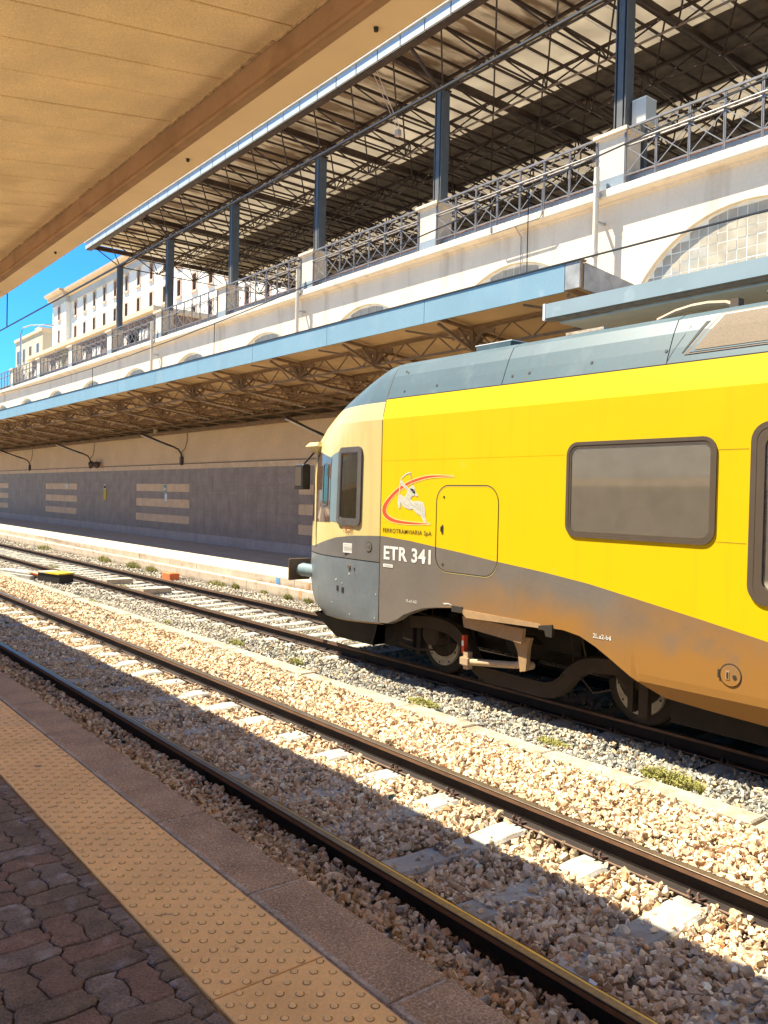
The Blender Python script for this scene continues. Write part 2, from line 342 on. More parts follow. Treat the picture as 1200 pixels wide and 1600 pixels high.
def tag(o, label=None, cat=None, group=None, kind=None):
    if label: o['label'] = label
    if cat: o['category'] = cat
    if group: o['group'] = group
    if kind: o['kind'] = kind
    return o
def simple(name, m, parent, *boxes, smooth=False):
    b = MB()
    for q in boxes: b.box(*q)
    return b.build(name, m, parent, smooth)

# ------------------------------------------------------------------ ground
simple('ground', 'asphalt', None, (-600, 600, -600, 900, -1.2, -.5))
tag(bpy.data.objects['ground'], kind='structure')
bed = MB()
prof = [(1.2, -.34), (2.0, -.26), (2.7, -.225), (4.9, -.22), (5.75, -.19)]
for (xa, za), (xb, zb) in zip(prof, prof[1:]): bed.quad((xa, -20, za), (xb, -20, zb), (xb, 200, zb), (xa, 200, za))
o = bed.build('trackbed', 'earth', None); tag(o, kind='structure')
bed = MB()
prof = [(5.75, -.19), (6.1, -.25), (6.8, -.31), (9.2, -.31), (10.3, -.24)]
for (xa, za), (xb, zb) in zip(prof, prof[1:]): bed.quad((xa, -20, za), (xb, -20, zb), (xb, 200, zb), (xa, 200, za))
o = bed.build('trackbed', 'earth_grey', None); tag(o, kind='structure')
bed = MB(); bed.quad((-14, -20, -.22), (-3.4, -20, -.22), (-3.4, 200, -.22), (-14, 200, -.22)); o = bed.build('trackbed', mat('tan_gravel_far', (.46, .37, .26), .95, var=.2, vs=6, fine=.3, fs=30, bump=.6), None); tag(o, kind='structure')
# upper street level behind the station wall
simple('street', 'paving_band', None, (14.6, 300, -30, 45.4, 8.2, 8.45), (14.6, 300, 45.4, 400, 8.2, 8.45))
tag(bpy.data.objects['street'], kind='structure')

# ------------------------------------------------------------------ near platform
PZ = .6
plat = empty('platform', (0, 0, PZ)); tag(plat, kind='structure')
def child(b, name, m, par, smooth=False, fix=True):
    o = b.build(name, m, par, smooth, fix); o.matrix_parent_inverse = par.matrix_world.inverted() if False else Matrix.Translation(-par.location); return o
b = MB(); b.box(-3.5, 1.86, -12, 120, -.45, PZ - .035); child(b, 'platform_body', 'nface', plat)
b = MB(); b.box(-3.5, 1.212, -12, 120, PZ - .034, PZ - .012); child(b, 'joint_sand', 'grout', plat)
# wavy interlocking pavers (22 x 11 cm)
PW = .2345
def wav(t, k): return .0095 * math.sin(2 * PI * t / .1172 + k) + .006 * math.sin(2 * PI * t / .0586 + 1.3 * k)
def col_x(i, y): return 1.145 - .2245 * i + wav(y, i * 1.7) if i >= 0 else 1.212
def row_y(i, m, x): return 1.0 + m * PW + (i * .61 % 1) * .09 + .0055 * math.sin(2 * PI * (x - 1.145) / .2245 + m) + .004 * math.sin(m * 12.9 + i * 4.1)
def paver_polys(i, m):
    xl = lambda y: col_x(i, y); xr = lambda y: col_x(i - 1, y); yb = lambda x: row_y(i, m, x); yt = lambda x: row_y(i, m + 1, x)
    xa = 1.145 - .2245 * i; xb = 1.212 if i == 0 else 1.145 - .2245 * (i - 1)
    if (i + m) % 2 == 0 or i == 0:
        ym = lambda x: (yb(x) + yt(x)) / 2 + .005 * math.sin(2 * PI * (x - 1.1) / .21 + m * 2 + i)
        cells = [(xl, xr, yb, ym), (xl, xr, ym, yt)]
    else:
        xm = lambda y: (xa + xb) / 2 + wav(y, i + m)
        cells = [(xl, xm, yb, yt), (xm, xr, yb, yt)]
    out = []
    for (L, R_, B, T) in cells:
        ys = [B((xa + xb) / 2), T((xa + xb) / 2)]; n = 7; poly = []
        def corner(Fx, Fy):
            x = Fx((ys[0] + ys[1]) / 2)
            for _ in range(5): y = Fy(x); x = Fx(y)
            return x, Fy(x)
        c00, c10, c11, c01 = corner(L, B), corner(R_, B), corner(R_, T), corner(L, T)
        for k in range(n): x = c00[0] + (c10[0] - c00[0]) * k / n; poly.append((x, B(x)))
        for k in range(n): y = c10[1] + (c11[1] - c10[1]) * k / n; poly.append((R_(y), y))
        for k in range(n): x = c11[0] + (c01[0] - c11[0]) * k / n; poly.append((x, T(x)))
        for k in range(n): y = c01[1] + (c00[1] - c01[1]) * k / n; poly.append((L(y), y))
        out.append(poly)
    return out
def paver(poly, gap=.0030, hb=.006):
    cx = sum(p[0] for p in poly) / len(poly); cy = sum(p[1] for p in poly) / len(poly)
    dz = random.uniform(-.003, .003); tx = random.uniform(-.015, .015); ty = random.uniform(-.015, .015)
    def ins(p, g):
        dx = cx - p[0]; dy = cy - p[1]; return (p[0] + math.copysign(min(g, abs(dx)), dx), p[1] + math.copysign(min(g, abs(dy)), dy))
    n = len(poly); r0 = [ins(p, gap) for p in poly]; r1 = [ins(p, gap + hb) for p in poly]
    zt = lambda p: PZ + dz + tx * (p[0] - cx) + ty * (p[1] - cy)
    vs = [(x, y, PZ - .03) for x, y in r0] + [(p[0], p[1], zt(p) - .005) for p in r0] + [(p[0], p[1], zt(p)) for p in r1]
    fs = [(k, (k + 1) % n, n + (k + 1) % n, n + k) for k in range(n)] + [(n + k, n + (k + 1) % n, 2 * n + (k + 1) % n, 2 * n + k) for k in range(n)] + [tuple(range(2 * n, 3 * n))]
    return vs, fs
far = MB()
for i in range(0, 12):
    for j in range(-4, 44):
        for poly in paver_polys(i, j):
            vs, fs = paver(poly)
            if i <= 5 and 2 <= j < 26:
                b = MB(); b.add(vs, fs); child(b, 'paver', random.choice(['paver', 'paver', 'paver_red', 'paver_grey']), plat, fix=False)
            else: far.add(vs, fs)
tag(child(far, 'paving', 'paver', plat, fix=False), kind='stuff')
b = MB(); b.box(-3.5, 1.145 - .2245 * 11.1, -12, 120, PZ - .011, PZ - .002); child(b, 'pale_paving', 'paving_far', plat); b = MB(); b.box(1.145 - .2245 * 11.08, 1.21, 11.4, 120, PZ - .011, PZ - .002); child(b, 'plain_paving', 'paver', plat)
# tactile tiles with domes
TJ0 = 2.352; TP = .7805
def dome(b, x, y, z, r=.0125, h=.009):
    n = 10; vs = []; fs = []
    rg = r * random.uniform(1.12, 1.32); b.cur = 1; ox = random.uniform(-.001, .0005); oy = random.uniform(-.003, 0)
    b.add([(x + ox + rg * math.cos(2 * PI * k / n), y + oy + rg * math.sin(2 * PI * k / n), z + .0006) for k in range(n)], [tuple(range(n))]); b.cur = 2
    for rr, hh in ((1, 0), (.72, .62), (0.34, .95)):
        for k in range(n): vs.append((x + r * rr * math.cos(2 * PI * k / n), y + r * rr * math.sin(2 * PI * k / n), z + h * hh))
    vs.append((x, y, z + h))
    for q in range(2):
        for k in range(n): fs.append((q * n + k, q * n + (k + 1) % n, (q + 1) * n + (k + 1) % n, (q + 1) * n + k))
    for k in range(n): fs.append((2 * n + k, 2 * n + (k + 1) % n, 3 * n))
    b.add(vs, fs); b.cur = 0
b = MB(); X0, X1 = 1.219, 1.637
M['dome_shade'] = mat('dome_shade', (.34, .17, .06), .85, var=.35, vs=40)  # dark ring round each dome; dome shading put into the colour
M['dome_top'] = mat('lit_dome', (.90, .58, .23), .5, var=.12, vs=20, bump=.1, bs=90)  # slightly lighter tops; light on the domes put into the colour
tile_mes = []
for _v in range(4):
  b = MB(); b.bbox(X0, X1, .002, TP - .002, PZ - .03, PZ + .001, .003)
  for ci in range(8):
    for rj in range(10):
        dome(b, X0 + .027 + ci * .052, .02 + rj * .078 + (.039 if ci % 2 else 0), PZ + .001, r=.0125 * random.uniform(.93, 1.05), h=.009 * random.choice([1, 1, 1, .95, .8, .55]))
  tile_me = b.mesh('tactile_tile', ['tactile', 'dome_shade', 'dome_top'], smooth=False)
  for p_ in tile_me.polygons:
    if p_.material_index == 2: p_.use_smooth = True
  tile_mes.append(tile_me)
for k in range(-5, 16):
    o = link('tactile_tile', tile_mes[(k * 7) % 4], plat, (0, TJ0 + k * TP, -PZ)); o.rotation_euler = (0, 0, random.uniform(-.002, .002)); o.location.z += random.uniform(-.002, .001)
b = MB(); b.box(X0, X1, TJ0 + 16 * TP + .003, 120, PZ - .03, PZ + .001); child(b, 'tactile_strip', 'tactile', plat)
b = MB(); b.box(1.6385, 1.6455, -12, 120, PZ - .03, PZ - .006); child(b, 'mortar_joint', 'slabrim', plat)
b = MB(); b.bbox(1.647, 1.905, .004, .891, PZ - .16, PZ - .001, .008)
slab_me = b.mesh('edge_slab', 'slab')
b = MB(); b.box(1.648, 1.668, .006, .889, PZ - .003, PZ + .0008); b.box(1.664, 1.88, .878, .890, PZ - .003, PZ + .0006); rim_me = b.mesh('mortar_rim', 'slabrim')
for k in range(-12, 60):
    o = link('edge_slab', slab_me, plat, (random.uniform(-.003, .003), 2.0 + k * .895, -PZ + random.uniform(-.002, .002)))
    link('mortar_rim', rim_me, o)

# ------------------------------------------------------------------ tracks
def rail_profile(cx, zt):
    pts = [(-.036, 0), (.036, 0), (.036, -.034), (.008, -.046), (.007, -.130), (.07, -.145), (.07, -.158), (-.07, -.158), (-.07, -.145), (-.007, -.130), (-.008, -.046), (-.036, -.034)]
    return [(cx + x, zt + z) for x, z in pts]
def make_track(name, cx, zt, y0, y1, label, sl0, sp, slw=.24):
    t = empty(name, (cx, 0, zt)); tag(t, label, 'railway track')
    for s in (-1, 1):
        b = MB(); pr = rail_profile(cx + s * .755, zt - .001)
        b.prism(pr, y0, y1, 'XZ'); r = child(b, 'rail', 'rail', t)
        b = MB(); x = cx + s * .755; b.quad((x - .0365, y0, zt - .033), (x - .0365, y1, zt - .033), (x - .0365, y1, zt - .007), (x - .0365, y0, zt - .007)); b.quad((x + .0365, y0, zt - .033), (x + .0365, y1, zt - .033), (x + .0365, y1, zt - .007), (x + .0365, y0, zt - .007)); b.build('head_side', 'railside', r)
        x = cx + s * .755
        b = MB(); b.add([(x - .036, y0, zt - .006), (x - .027, y0, zt), (x + .027, y0, zt), (x + .036, y0, zt - .006), (x - .036, y1, zt - .006), (x - .027, y1, zt), (x + .027, y1, zt), (x + .036, y1, zt - .006)],
                        [(0, 1, 5, 4), (1, 2, 6, 5), (2, 3, 7, 6)])
        o = b.build('running_surface', 'railtop', r)
        if name == 'railway_track' and s == -1 and cx < 5:
            b = MB(); b.box(x + .012, x + .027, y0, y1, zt - .002, zt + .0012); b.build('lit_edge_band', 'goldtop', r)
        b = MB(); b.box(x - .0715, x - .012, y0, y1, zt - .150, zt - .1435); b.box(x + .012, x + .0715, y0, y1, zt - .150, zt - .1435)
        o = b.build('rail_foot', 'railfoot', r)
    # sleepers
    b = MB(); z0 = -.159
    xs = [(-1.25, -.02), (-.55, .0), (-.30, -.018), (.30, -.018), (.55, 0), (1.25, -.02)]
    w = slw / 2
    for (xa, da), (xb, db) in zip(xs, xs[1:]):
        b.add([(xa, -w, z0 + da - .02), (xb, -w, z0 + db - .02), (xb, -w + .02, z0 + db), (xa, -w + .02, z0 + da), (xa, w - .02, z0 + da), (xb, w - .02, z0 + db), (xb, w, z0 + db - .02), (xa, w, z0 + da - .02),
               (xa, -w - .02, z0 - .16), (xb, -w - .02, z0 - .16), (xb, w + .02, z0 - .16), (xa, w + .02, z0 - .16)],
              [(0, 1, 2, 3), (3, 2, 5, 4), (4, 5, 6, 7), (8, 9, 1, 0), (7, 6, 10, 11)])
    b.quad((-1.25, -w - .02, z0 - .18), (-1.25, -w, z0 - .04), (-1.25, w, z0 - .04), (-1.25, w + .02, z0 - .18)); b.quad((1.25, -w - .02, z0 - .18), (1.25, -w, z0 - .04), (1.25, w, z0 - .04), (1.25, w + .02, z0 - .18))
    sme = b.mesh('sleeper', 'conc')
    cms = []
    for s in (-1, 1):      # elastic clips: one coil either side of each rail
        for q in (-1, 1):
            b = MB(); x = s * .755 + q * .085; pts = []
            for k in range(11):
                a = k / 10 * 1.6 * 2 * PI; pts.append((x + q * .028 * math.cos(a) - q * .01, -.045 + .009 * k, z0 + .035 + .022 * math.sin(a)))
            pts = [(x - q * .05, -.06, z0 + .026)] + pts + [(x - q * .05, .06, z0 + .026)]
            b.tube(pts, .0085, 5); cms.append(b.mesh('rail_clip', 'clip'))
    y = sl0; ys = []
    while y < 75:
        o = link('sleeper', sme, t, (0, y, 0)); ys.append(y); o.rotation_euler = (0, 0, random.uniform(-.006, .006))
        if y < 22:
            for cme in cms: link('rail_clip', cme, o)
        y += sp
    return ys
SL1 = make_track('railway_track', 3.83, 0, -15, 190, 'nearer railway track beside the yellow dotted platform edge, rails half in shadow', .545, .705)
SL2 = make_track('railway_track', 8.11, -.06, -15, 190, 'farther railway track that the yellow train stands on, pale sleepers in sunlight', .3, .62, .22)
# cable trough covers between the tracks
tr = empty('cable_trough', (5.92, 0, -.1)); tag(tr, 'low strip of pale concrete covers running between the two tracks', 'cable trough')
b = MB(); b.bbox(-.105, .105, 0, .985, -.14, 0, .012); cov = b.mesh('trough_cover', 'trough')
for k in range(-6, 75):
    o = link('trough_cover', cov, tr, (random.uniform(-.012, .012), k * 1.0, random.uniform(-.012, .006))); o.rotation_euler = (random.uniform(-.006, .006), random.uniform(-.02, .02), random.uniform(-.01, .01))

# ------------------------------------------------------------------ ballast stones (real geometry, joined)
import bmesh as _bm
def stone_variants(nv, npt, seed):
    rs = np.random.RandomState(seed); out = []
    for _ in range(nv):
        p = rs.normal(size=(npt, 3)); p /= np.linalg.norm(p, axis=1)[:, None]; p *= rs.uniform(.85, 1.12, (npt, 1)); p *= np.array([1, rs.uniform(.6, .9), rs.uniform(.45, .75)])
        bm = _bm.new(); vs = [bm.verts.new(q) for q in p]
        r = _bm.ops.convex_hull(bm, input=vs); 
        for v in [v for v in bm.verts if not v.link_faces]: bm.verts.remove(v)
        _bm.ops.triangulate(bm, faces=bm.faces)
        bm.verts.index_update(); V = np.array([v.co[:] for v in bm.verts]); F = np.array([[v.index for v in f.verts] for f in bm.faces]); bm.free(); out.append((V, F))
    return out
def rotmats(n, rs):
    q = rs.normal(size=(n, 4)); q /= np.linalg.norm(q, axis=1)[:, None]; w, x, y, z = q.T
    return np.stack([1 - 2 * (y * y + z * z), 2 * (x * y - z * w), 2 * (x * z + y * w), 2 * (x * y + z * w), 1 - 2 * (x * x + z * z), 2 * (y * z - x * w), 2 * (x * z - y * w), 2 * (y * z + x * w), 1 - 2 * (x * x + y * y)], 1).reshape(n, 3, 3)
def scatter(name, P, S, C, variants, m, label, rs):
    n = len(P); Rm = rotmats(n, rs); which = rs.randint(0, len(variants), n); VV = []; FF = []; CC = []; off = 0
    for k, (V, F) in enumerate(variants):
        idx = np.where(which == k)[0]
        if not len(idx): continue
        v = np.einsum('nij,vj->nvi', Rm[idx], V) * S[idx][:, None, None] + P[idx][:, None, :]
        nv = len(V); f = F[None] + (np.arange(len(idx)) * nv)[:, None, None] + off
        VV.append(v.reshape(-1, 3)); FF.append(f.reshape(-1, 3)); CC.append(np.repeat(C[idx], nv, 0)); off += nv * len(idx)
    V = np.concatenate(VV); F = np.concatenate(FF); Cc = np.concatenate(CC)
    me = bpy.data.meshes.new(name); me.vertices.add(len(V)); me.vertices.foreach_set('co', V.astype(np.float32).ravel())
    me.loops.add(F.size); me.loops.foreach_set('vertex_index', F.astype(np.int32).ravel())
    me.polygons.add(len(F)); me.polygons.foreach_set('loop_start', np.arange(0, F.size, 3, dtype=np.int32))
    a = me.color_attributes.new('Col', 'FLOAT_COLOR', 'POINT'); a.data.foreach_set('color', np.hstack([Cc, np.ones((len(Cc), 1))]).astype(np.float32).ravel())
    me.update(calc_edges=True); me.shade_flat(); me.materials.append(m); o = link(name, me); tag(o, label, 'gravel', kind='stuff'); print(name, n, 'stones', len(F), 'tris'); return o
rs = np.random.RandomState(3)
M['stone'] = attr_mat('ballast_stone')
VA = stone_variants(34, 12, 5)
def pal(n, cols, p):
    c = np.array(cols)[rs.choice(len(cols), n, p=p)] * np.array([1.10, 1.04, .90]); return np.clip(c * rs.uniform(.72, 1.2, (n, 1)), 0, .8)
def lvl1(x, y):
    return np.interp(x, [1.9, 2.4, 3.0, 3.2, 4.4, 4.7, 4.9, 5.5, 5.8], [-.19, -.125, -.105, -.18, -.18, -.14, -.085, -.08, -.12])
def cover1(P, big):
    """keep rails and the visible ends of sleepers clear"""
    x, y = P[:, 0], P[:, 1]; keep = np.ones(len(P), bool)
    for rx in (3.075, 4.585): keep &= np.abs(x - rx) > .05
    near = (np.abs((y - SL1[0] + .705 / 2) % .705 - .705 / 2) < .15)
    k = np.round((y - SL1[0]) / .705).astype(int)
    zone = ((x > 3.10) & (x < 3.36)) | ((x > 4.24) & (x < 4.56))
    longs = (k == 5) & (x > 3.1) & (x < 4.56) & ~((x > 3.78) & (x < 3.95) & (y > 4.0))
    longs |= (k == 4) & ((x < 3.5) | (x > 4.2)) & (x > 3.1) & (x < 4.56); longs |= (k == 3) & ((x > 3.9) | (x < 3.3)) & (x > 3.1) & (x < 4.56)
    clear = near & (zone | longs)
    keep &= ~(clear & (rs.uniform(size=len(P)) < .90))
    return keep
def field(x0, x1, y0, y1, dens, size, lvl, cover, zj):
    n = int((x1 - x0) * (y1 - y0) * dens); P = np.stack([rs.uniform(x0, x1, n), rs.uniform(y0, y1, n), np.zeros(n)], 1)
    if cover is not None: P = P[cover(P, False)]
    n = len(P); P[:, 2] = lvl(P[:, 0], P[:, 1]) + rs.uniform(-zj, zj * .6, n) + .012 * np.sin(P[:, 0] * 7 + P[:, 1] * 3) ; S = size * (.45 + 1.0 * rs.uniform(0, 1, n) ** 1.5); return P, S
parts = [field(1.93, 5.8, 1.2, 7.5, 1700, .031, lvl1, cover1, .032), field(1.93, 5.8, 7.5, 14, 950, .031, lvl1, cover1, .02), field(1.93, 5.8, 14, 30, 420, .036, lvl1, cover1, .016), field(1.93, 5.8, 30, 60, 130, .045, lvl1, None, .012)]
P = np.concatenate([q[0] for q in parts]); S = np.concatenate([q[1] for q in parts])
C = pal(len(P), [(.54, .41, .285), (.66, .53, .39), (.44, .31, .205), (.60, .48, .38), (.72, .62, .50), (.22, .19, .17), (.50, .29, .16)], [.28, .24, .13, .16, .13, .03, .03])
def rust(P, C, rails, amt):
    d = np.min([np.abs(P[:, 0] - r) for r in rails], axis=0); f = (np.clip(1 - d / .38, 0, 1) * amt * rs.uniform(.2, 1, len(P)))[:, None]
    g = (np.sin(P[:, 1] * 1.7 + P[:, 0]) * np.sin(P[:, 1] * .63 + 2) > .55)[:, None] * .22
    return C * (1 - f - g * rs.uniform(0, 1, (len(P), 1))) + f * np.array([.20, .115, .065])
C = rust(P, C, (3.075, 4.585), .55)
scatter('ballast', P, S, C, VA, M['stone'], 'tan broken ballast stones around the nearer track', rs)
def lvl2(x, y):
    return np.interp(x, [5.8, 6.05, 6.4, 7.0, 7.25, 7.5, 8.7, 9.0, 9.5, 10.2], [-.16, -.15, -.20, -.23, -.24, -.265, -.265, -.235, -.20, -.16])
def cover2(P, big):
    x, y = P[:, 0], P[:, 1]; keep = np.ones(len(P), bool)
    for rx in (7.355, 8.865): keep &= np.abs(x - rx) > .06
    near = (np.abs((y - SL2[0] + .31) % .62 - .31) < .13) & (x > 7.0) & (x < 9.25)
    keep &= ~(near & (rs.uniform(size=len(P)) < .88)); return keep
parts = [field(6.03, 7.6, 1.5, 9, 1050, .028, lvl2, cover2, .02), field(7.6, 10.15, 6, 12, 600, .03, lvl2, cover2, .018), field(6.03, 10.15, 9, 18, 560, .031, lvl2, cover2, .018), field(6.03, 10.15, 18, 34, 300, .035, lvl2, cover2, .014), field(6.03, 10.15, 34, 60, 110, .045, lvl2, None, .012)]
P = np.concatenate([q[0] for q in parts]); S = np.concatenate([q[1] for q in parts])
C = pal(len(P), [(.25, .25, .245), (.34, .33, .31), (.45, .40, .33), (.17, .175, .18), (.54, .46, .35), (.5, .32, .19)], [.30, .26, .16, .14, .10, .04])
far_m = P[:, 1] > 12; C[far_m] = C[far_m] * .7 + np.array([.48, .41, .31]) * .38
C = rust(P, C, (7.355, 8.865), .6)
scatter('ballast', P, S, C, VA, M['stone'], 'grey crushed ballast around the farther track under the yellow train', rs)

# ------------------------------------------------------------------ weeds
def weed(x, y, r, h, label, nb=90):
    b = MB()
    for _ in range(nb):
        a = random.uniform(0, 2 * PI); d = r * math.sqrt(random.random()); px = d * math.cos(a) * .6; py = d * math.sin(a) * 1.5
        hh = h * random.uniform(.4, 1.1) * (1.15 - d / r * .6); lx = random.uniform(-.6, .6) * hh; ly = random.uniform(-.6, .6) * hh; w = random.uniform(.004, .008)
        t = random.uniform(0, PI); wx, wy = w * math.cos(t), w * math.sin(t)
        b.add([(px - wx, py - wy, -.02), (px + wx, py + wy, -.02), (px + lx * .5 + wx, py + ly * .5 + wy, hh * .6), (px + lx * .5 - wx, py + ly * .5 - wy, hh * .6), (px + lx, py + ly, hh)], [(0, 1, 2, 3), (3, 2, 4)])
        for q in range(2):      # small leaves
            f = random.uniform(.3, 1); cx_, cy_, cz = px + lx * f, py + ly * f, hh * f; s = random.uniform(.008, .016)
            b.add([(cx_, cy_, cz), (cx_ + random.uniform(-s, s), cy_ + s, cz + s * .5), (cx_ + s, cy_ + random.uniform(-s, s), cz + s * .3)], [(0, 1, 2)])
    z = float(lvl2(np.array([x]), 0)[0]) if x > 5.95 else -.13
    o = b.build('weed', 'grass', None, fix=False); o.location = (x, y, z + .01); tag(o, label, 'weed', 'weeds growing in the ballast'); return o
W = [(6.32, 3.95, .20, .12, 'largest green weed tuft in grey ballast at the lower right, beside the concrete strip', 420),
     (6.33, 5.25, .13, .07, 'low green weeds in grey ballast midway below the rear wheel of the train', 220),
     (6.22, 7.05, .17, .09, 'long flat green weed patch beside the concrete strip below the front bogie', 330),
     (6.3, 9.85, .10, .10, 'small green tuft in the grey ballast just right of the train nose', 160),
     (6.3, 11.6, .14, .10, 'green tuft beside the concrete strip left of the train nose', 200),
     (6.25, 14.1, .09, .06, 'thin weed tuft in grey ballast between the two tracks, midway to the left', 90),
     (6.0, 17.3, .12, .07, 'small weed on the concrete strip nearest the black and yellow track box', 90),
     (6.4, 23.6, .35, .12, 'weeds around the black and yellow track box', 300),
     (6.3, 27.5, .35, .14, 'farthest weed patch between the tracks at the left edge', 220),
     (10.02, 15.2, .13, .14, 'weed at the far kerb nearest the train buffer', 160), (9.98, 16.0, .10, .15, 'second weed along the far kerb from the buffer', 150),
     (10.0, 17.1, .10, .12, 'third weed along the far kerb from the buffer', 130), (10.0, 18.5, .12, .16, 'fourth weed along the far kerb, bushier than its neighbours', 170),
     (9.98, 19.4, .30, .13, 'long weed patch at the far kerb right of the orange box', 260), (9.95, 23.6, .22, .2, 'bushy weed patch at the far kerb just left of the orange box', 240),
     (9.95, 25.0, .32, .2, 'broad green weed clump at the far kerb, second left of the orange box', 300), (9.95, 27.5, .3, .22, 'weed clump at the far kerb farther left', 240),
     (9.9, 34.0, .4, .2, 'weeds at the far kerb near the left edge of the picture', 220), (8.0, 20.8, .12, .07, 'low weed between the rails of the farther track', 90),
     (8.1, 27.0, .3, .08, 'thin weeds between the rails farther left', 120)]
for w in W: weed(w[0], w[1], w[2], w[3], w[4], w[5])

# ------------------------------------------------------------------ far platform
FZ = .275
fp = empty('far_platform', (10.2, 0, FZ)); tag(fp, kind='structure')
b = MB(); b.box(10.24, 14.3, -20, 190, -.5, FZ - .006); child(b, 'platform_body', 'kerb', fp)
b = MB(); b.box(10.9, 11.15, -20, 190, FZ - .005, FZ + .001); b.box(12.4, 12.6, -20, 190, FZ - .005, FZ + .001); child(b, 'pale_band', 'paving_band', fp)
b = MB(); b.box(10.55, 10.897, -20, 190, FZ - .005, FZ); b.box(11.153, 12.397, -20, 190, FZ - .005, FZ); b.box(12.603, 14.24, -20, 190, FZ - .005, FZ); child(b, 'paving', 'paving_far', fp)
b = MB(); b.bbox(10.14, 10.547, .003, .997, -.02, FZ, .012); me = b.mesh('coping_stone', 'kerb')
b = MB(); b.bbox(10.02, 10.25, .004, 1.996, -.35, .09, .02); me2 = b.mesh('kerb_stone', 'kerb')
for k in range(-6, 70):
    link('coping_stone', me, fp, (-10.2 + random.uniform(-.006, .006), k * 1.0, -FZ + random.uniform(-.004, .002)))
for k in range(-4, 36):
    link('kerb_stone', me2, fp, (-10.2 + random.uniform(-.008, .008), k * 2.0, -FZ + random.uniform(-.006, .004)))
b = MB(); b.box(10.14, 10.54, 70.01, 190, -.02, FZ); b.box(10.02, 10.24, 72.01, 190, -.35, .09); child(b, 'kerb', 'kerb', fp)
b = MB(); b.box(10.128, 10.139, 16.62, 16.78, .10, .25); child(b, 'blue_mark', 'blue_p', fp)
b = MB(); b.box(10.132, 10.139, 15.36, 15.46, .11, .262); b.box(10.012, 10.0195, 15.5, 15.62, -.12, .07); child(b, 'rust_stain', 'rustmark', fp)

# ------------------------------------------------------------------ station wall (viaduct) with tiles, arches, cornice, pillars
WX = 14.25
PY0, PSP = 10.62, 5.65
pil = [PY0 + PSP * k for k in range(-2, 10)]
arc_c = [PY0 + PSP * (k - .5) for k in range(-1, 10)]
AR, AZ = 2.6, 5.05
wall = empty('station_wall', (WX, 20, 0)); tag(wall, 'long cream station wall with grey tiled base, arched glass-block windows and a row of pillars on top', 'station building')
def arch_top(y):
    for c in arc_c:
        d = abs(y - c)
        if d < AR: return AZ + math.sqrt(AR * AR - d * d)
    return None
b = MB(); ys = set([-20., 140.])
for c in arc_c:
    for k in range(33): ys.add(round(c - AR * math.cos(PI * k / 32), 4))
ys = sorted(ys)
for ya, yb in zip(ys, ys[1:]):
    b.quad((WX, ya, 4.7), (WX, yb, 4.7), (WX, yb, AZ), (WX, ya, AZ))
    za = AZ; zb = AZ; m = arch_top((ya + yb) / 2)
    if m:
        za = arch_top(ya) or AZ; zb = arch_top(yb) or AZ
        b.quad((WX, ya, za), (WX, yb, zb), (WX + .32, yb, zb), (WX + .32, ya, za))
    b.quad((WX, ya, za), (WX, yb, zb), (WX, yb, 8.36), (WX, ya, 8.36))
for c in arc_c: b.quad((WX, c - AR, AZ), (WX + .32, c - AR, AZ), (WX + .32, c + AR, AZ), (WX, c + AR, AZ))
child(b, 'upper_wall', 'stucco', wall, fix=False)
b = MB(); b.box(WX, WX + .4, -20, 140, 3.30, 4.699); child(b, 'plain_wall_band', 'stucco_low', wall)
b = MB(); b.box(WX + .33, WX + .6, -20, 140, 4.7, 8.2); child(b, 'inner_wall', 'stucco_low', wall)
# cornice and parapet
b = MB(); pr = [(WX, 8.30), (WX - .06, 8.30), (WX - .06, 8.345), (WX - .20, 8.37), (WX - .22, 8.40), (WX - .22, 8.545), (WX - .20, 8.56), (WX + .5, 8.565), (WX + .5, 8.30)]
b.prism(pr, -20, 140, 'XZ'); child(b, 'cornice', 'stucco', wall)
b = MB(); b.box(WX + .06, WX + .24, -20, 140, 8.567, 8.78); child(b, 'parapet', 'parapet', wall)
b = MB(); b.box(WX + .10, WX + .30, -20, 140, 8.781, 8.85); child(b, 'red_coping', 'brickred', wall)
for y in pil:
    b = MB(); b.box(WX - .12, WX + .40, y - .33, y + .33, 8.567, 9.60); p = child(b, 'pillar', 'stucco', wall)
    b = MB(); b.box(WX - .13, WX + .41, y - .335, y + .335, 8.568, 8.80); b.build('pillar_base', 'parapet', p)
    b = MB(); b.box(WX - .16, WX + .44, y - .37, y + .37, 9.601, 9.65); b.box(WX - .20, WX + .48, y - .41, y + .41, 9.651, 9.72); b.build('pillar_cap', 'stucco', p)
# wall tiles: slabs .6 x .3 in front of the wall
def zone(y, z):
    if z >= 3.11: return 'tile_cream'
    if z < .62: return 'tile_skirt'
    for k in range(-2, 9):
        if 16.95 + 13.25 * k < y < 16.95 + 13.25 * k + 5.35:
            for a, c in ((2.2, 2.52), (1.56, 1.9), (.93, 1.25)):
                if a - .02 < z < c + .02: return 'tile_cream'
    return 'tile_grey'
rows = [(FZ, .62), (.62, .93), (.93, 1.25), (1.25, 1.56), (1.56, 1.90), (1.90, 2.20), (2.20, 2.52), (2.52, 2.82), (2.82, 3.11), (3.11, 3.30)]
tiles = []
for ri, (za, zb) in enumerate(rows):
    y = -6.0
    while y < 62:
        # tile edges snap to the pale panels
        yb = y + .66
        for k in range(-2, 9):
            for e in (16.95 + 13.25 * k, 16.95 + 13.25 * k + 5.35):
                if y + .05 < e < yb + .25: yb = e
        tiles.append((y, yb, za, zb)); y = yb
tiles.sort(key=lambda t: (t[0] < 11, t[0]))
stuff = {}
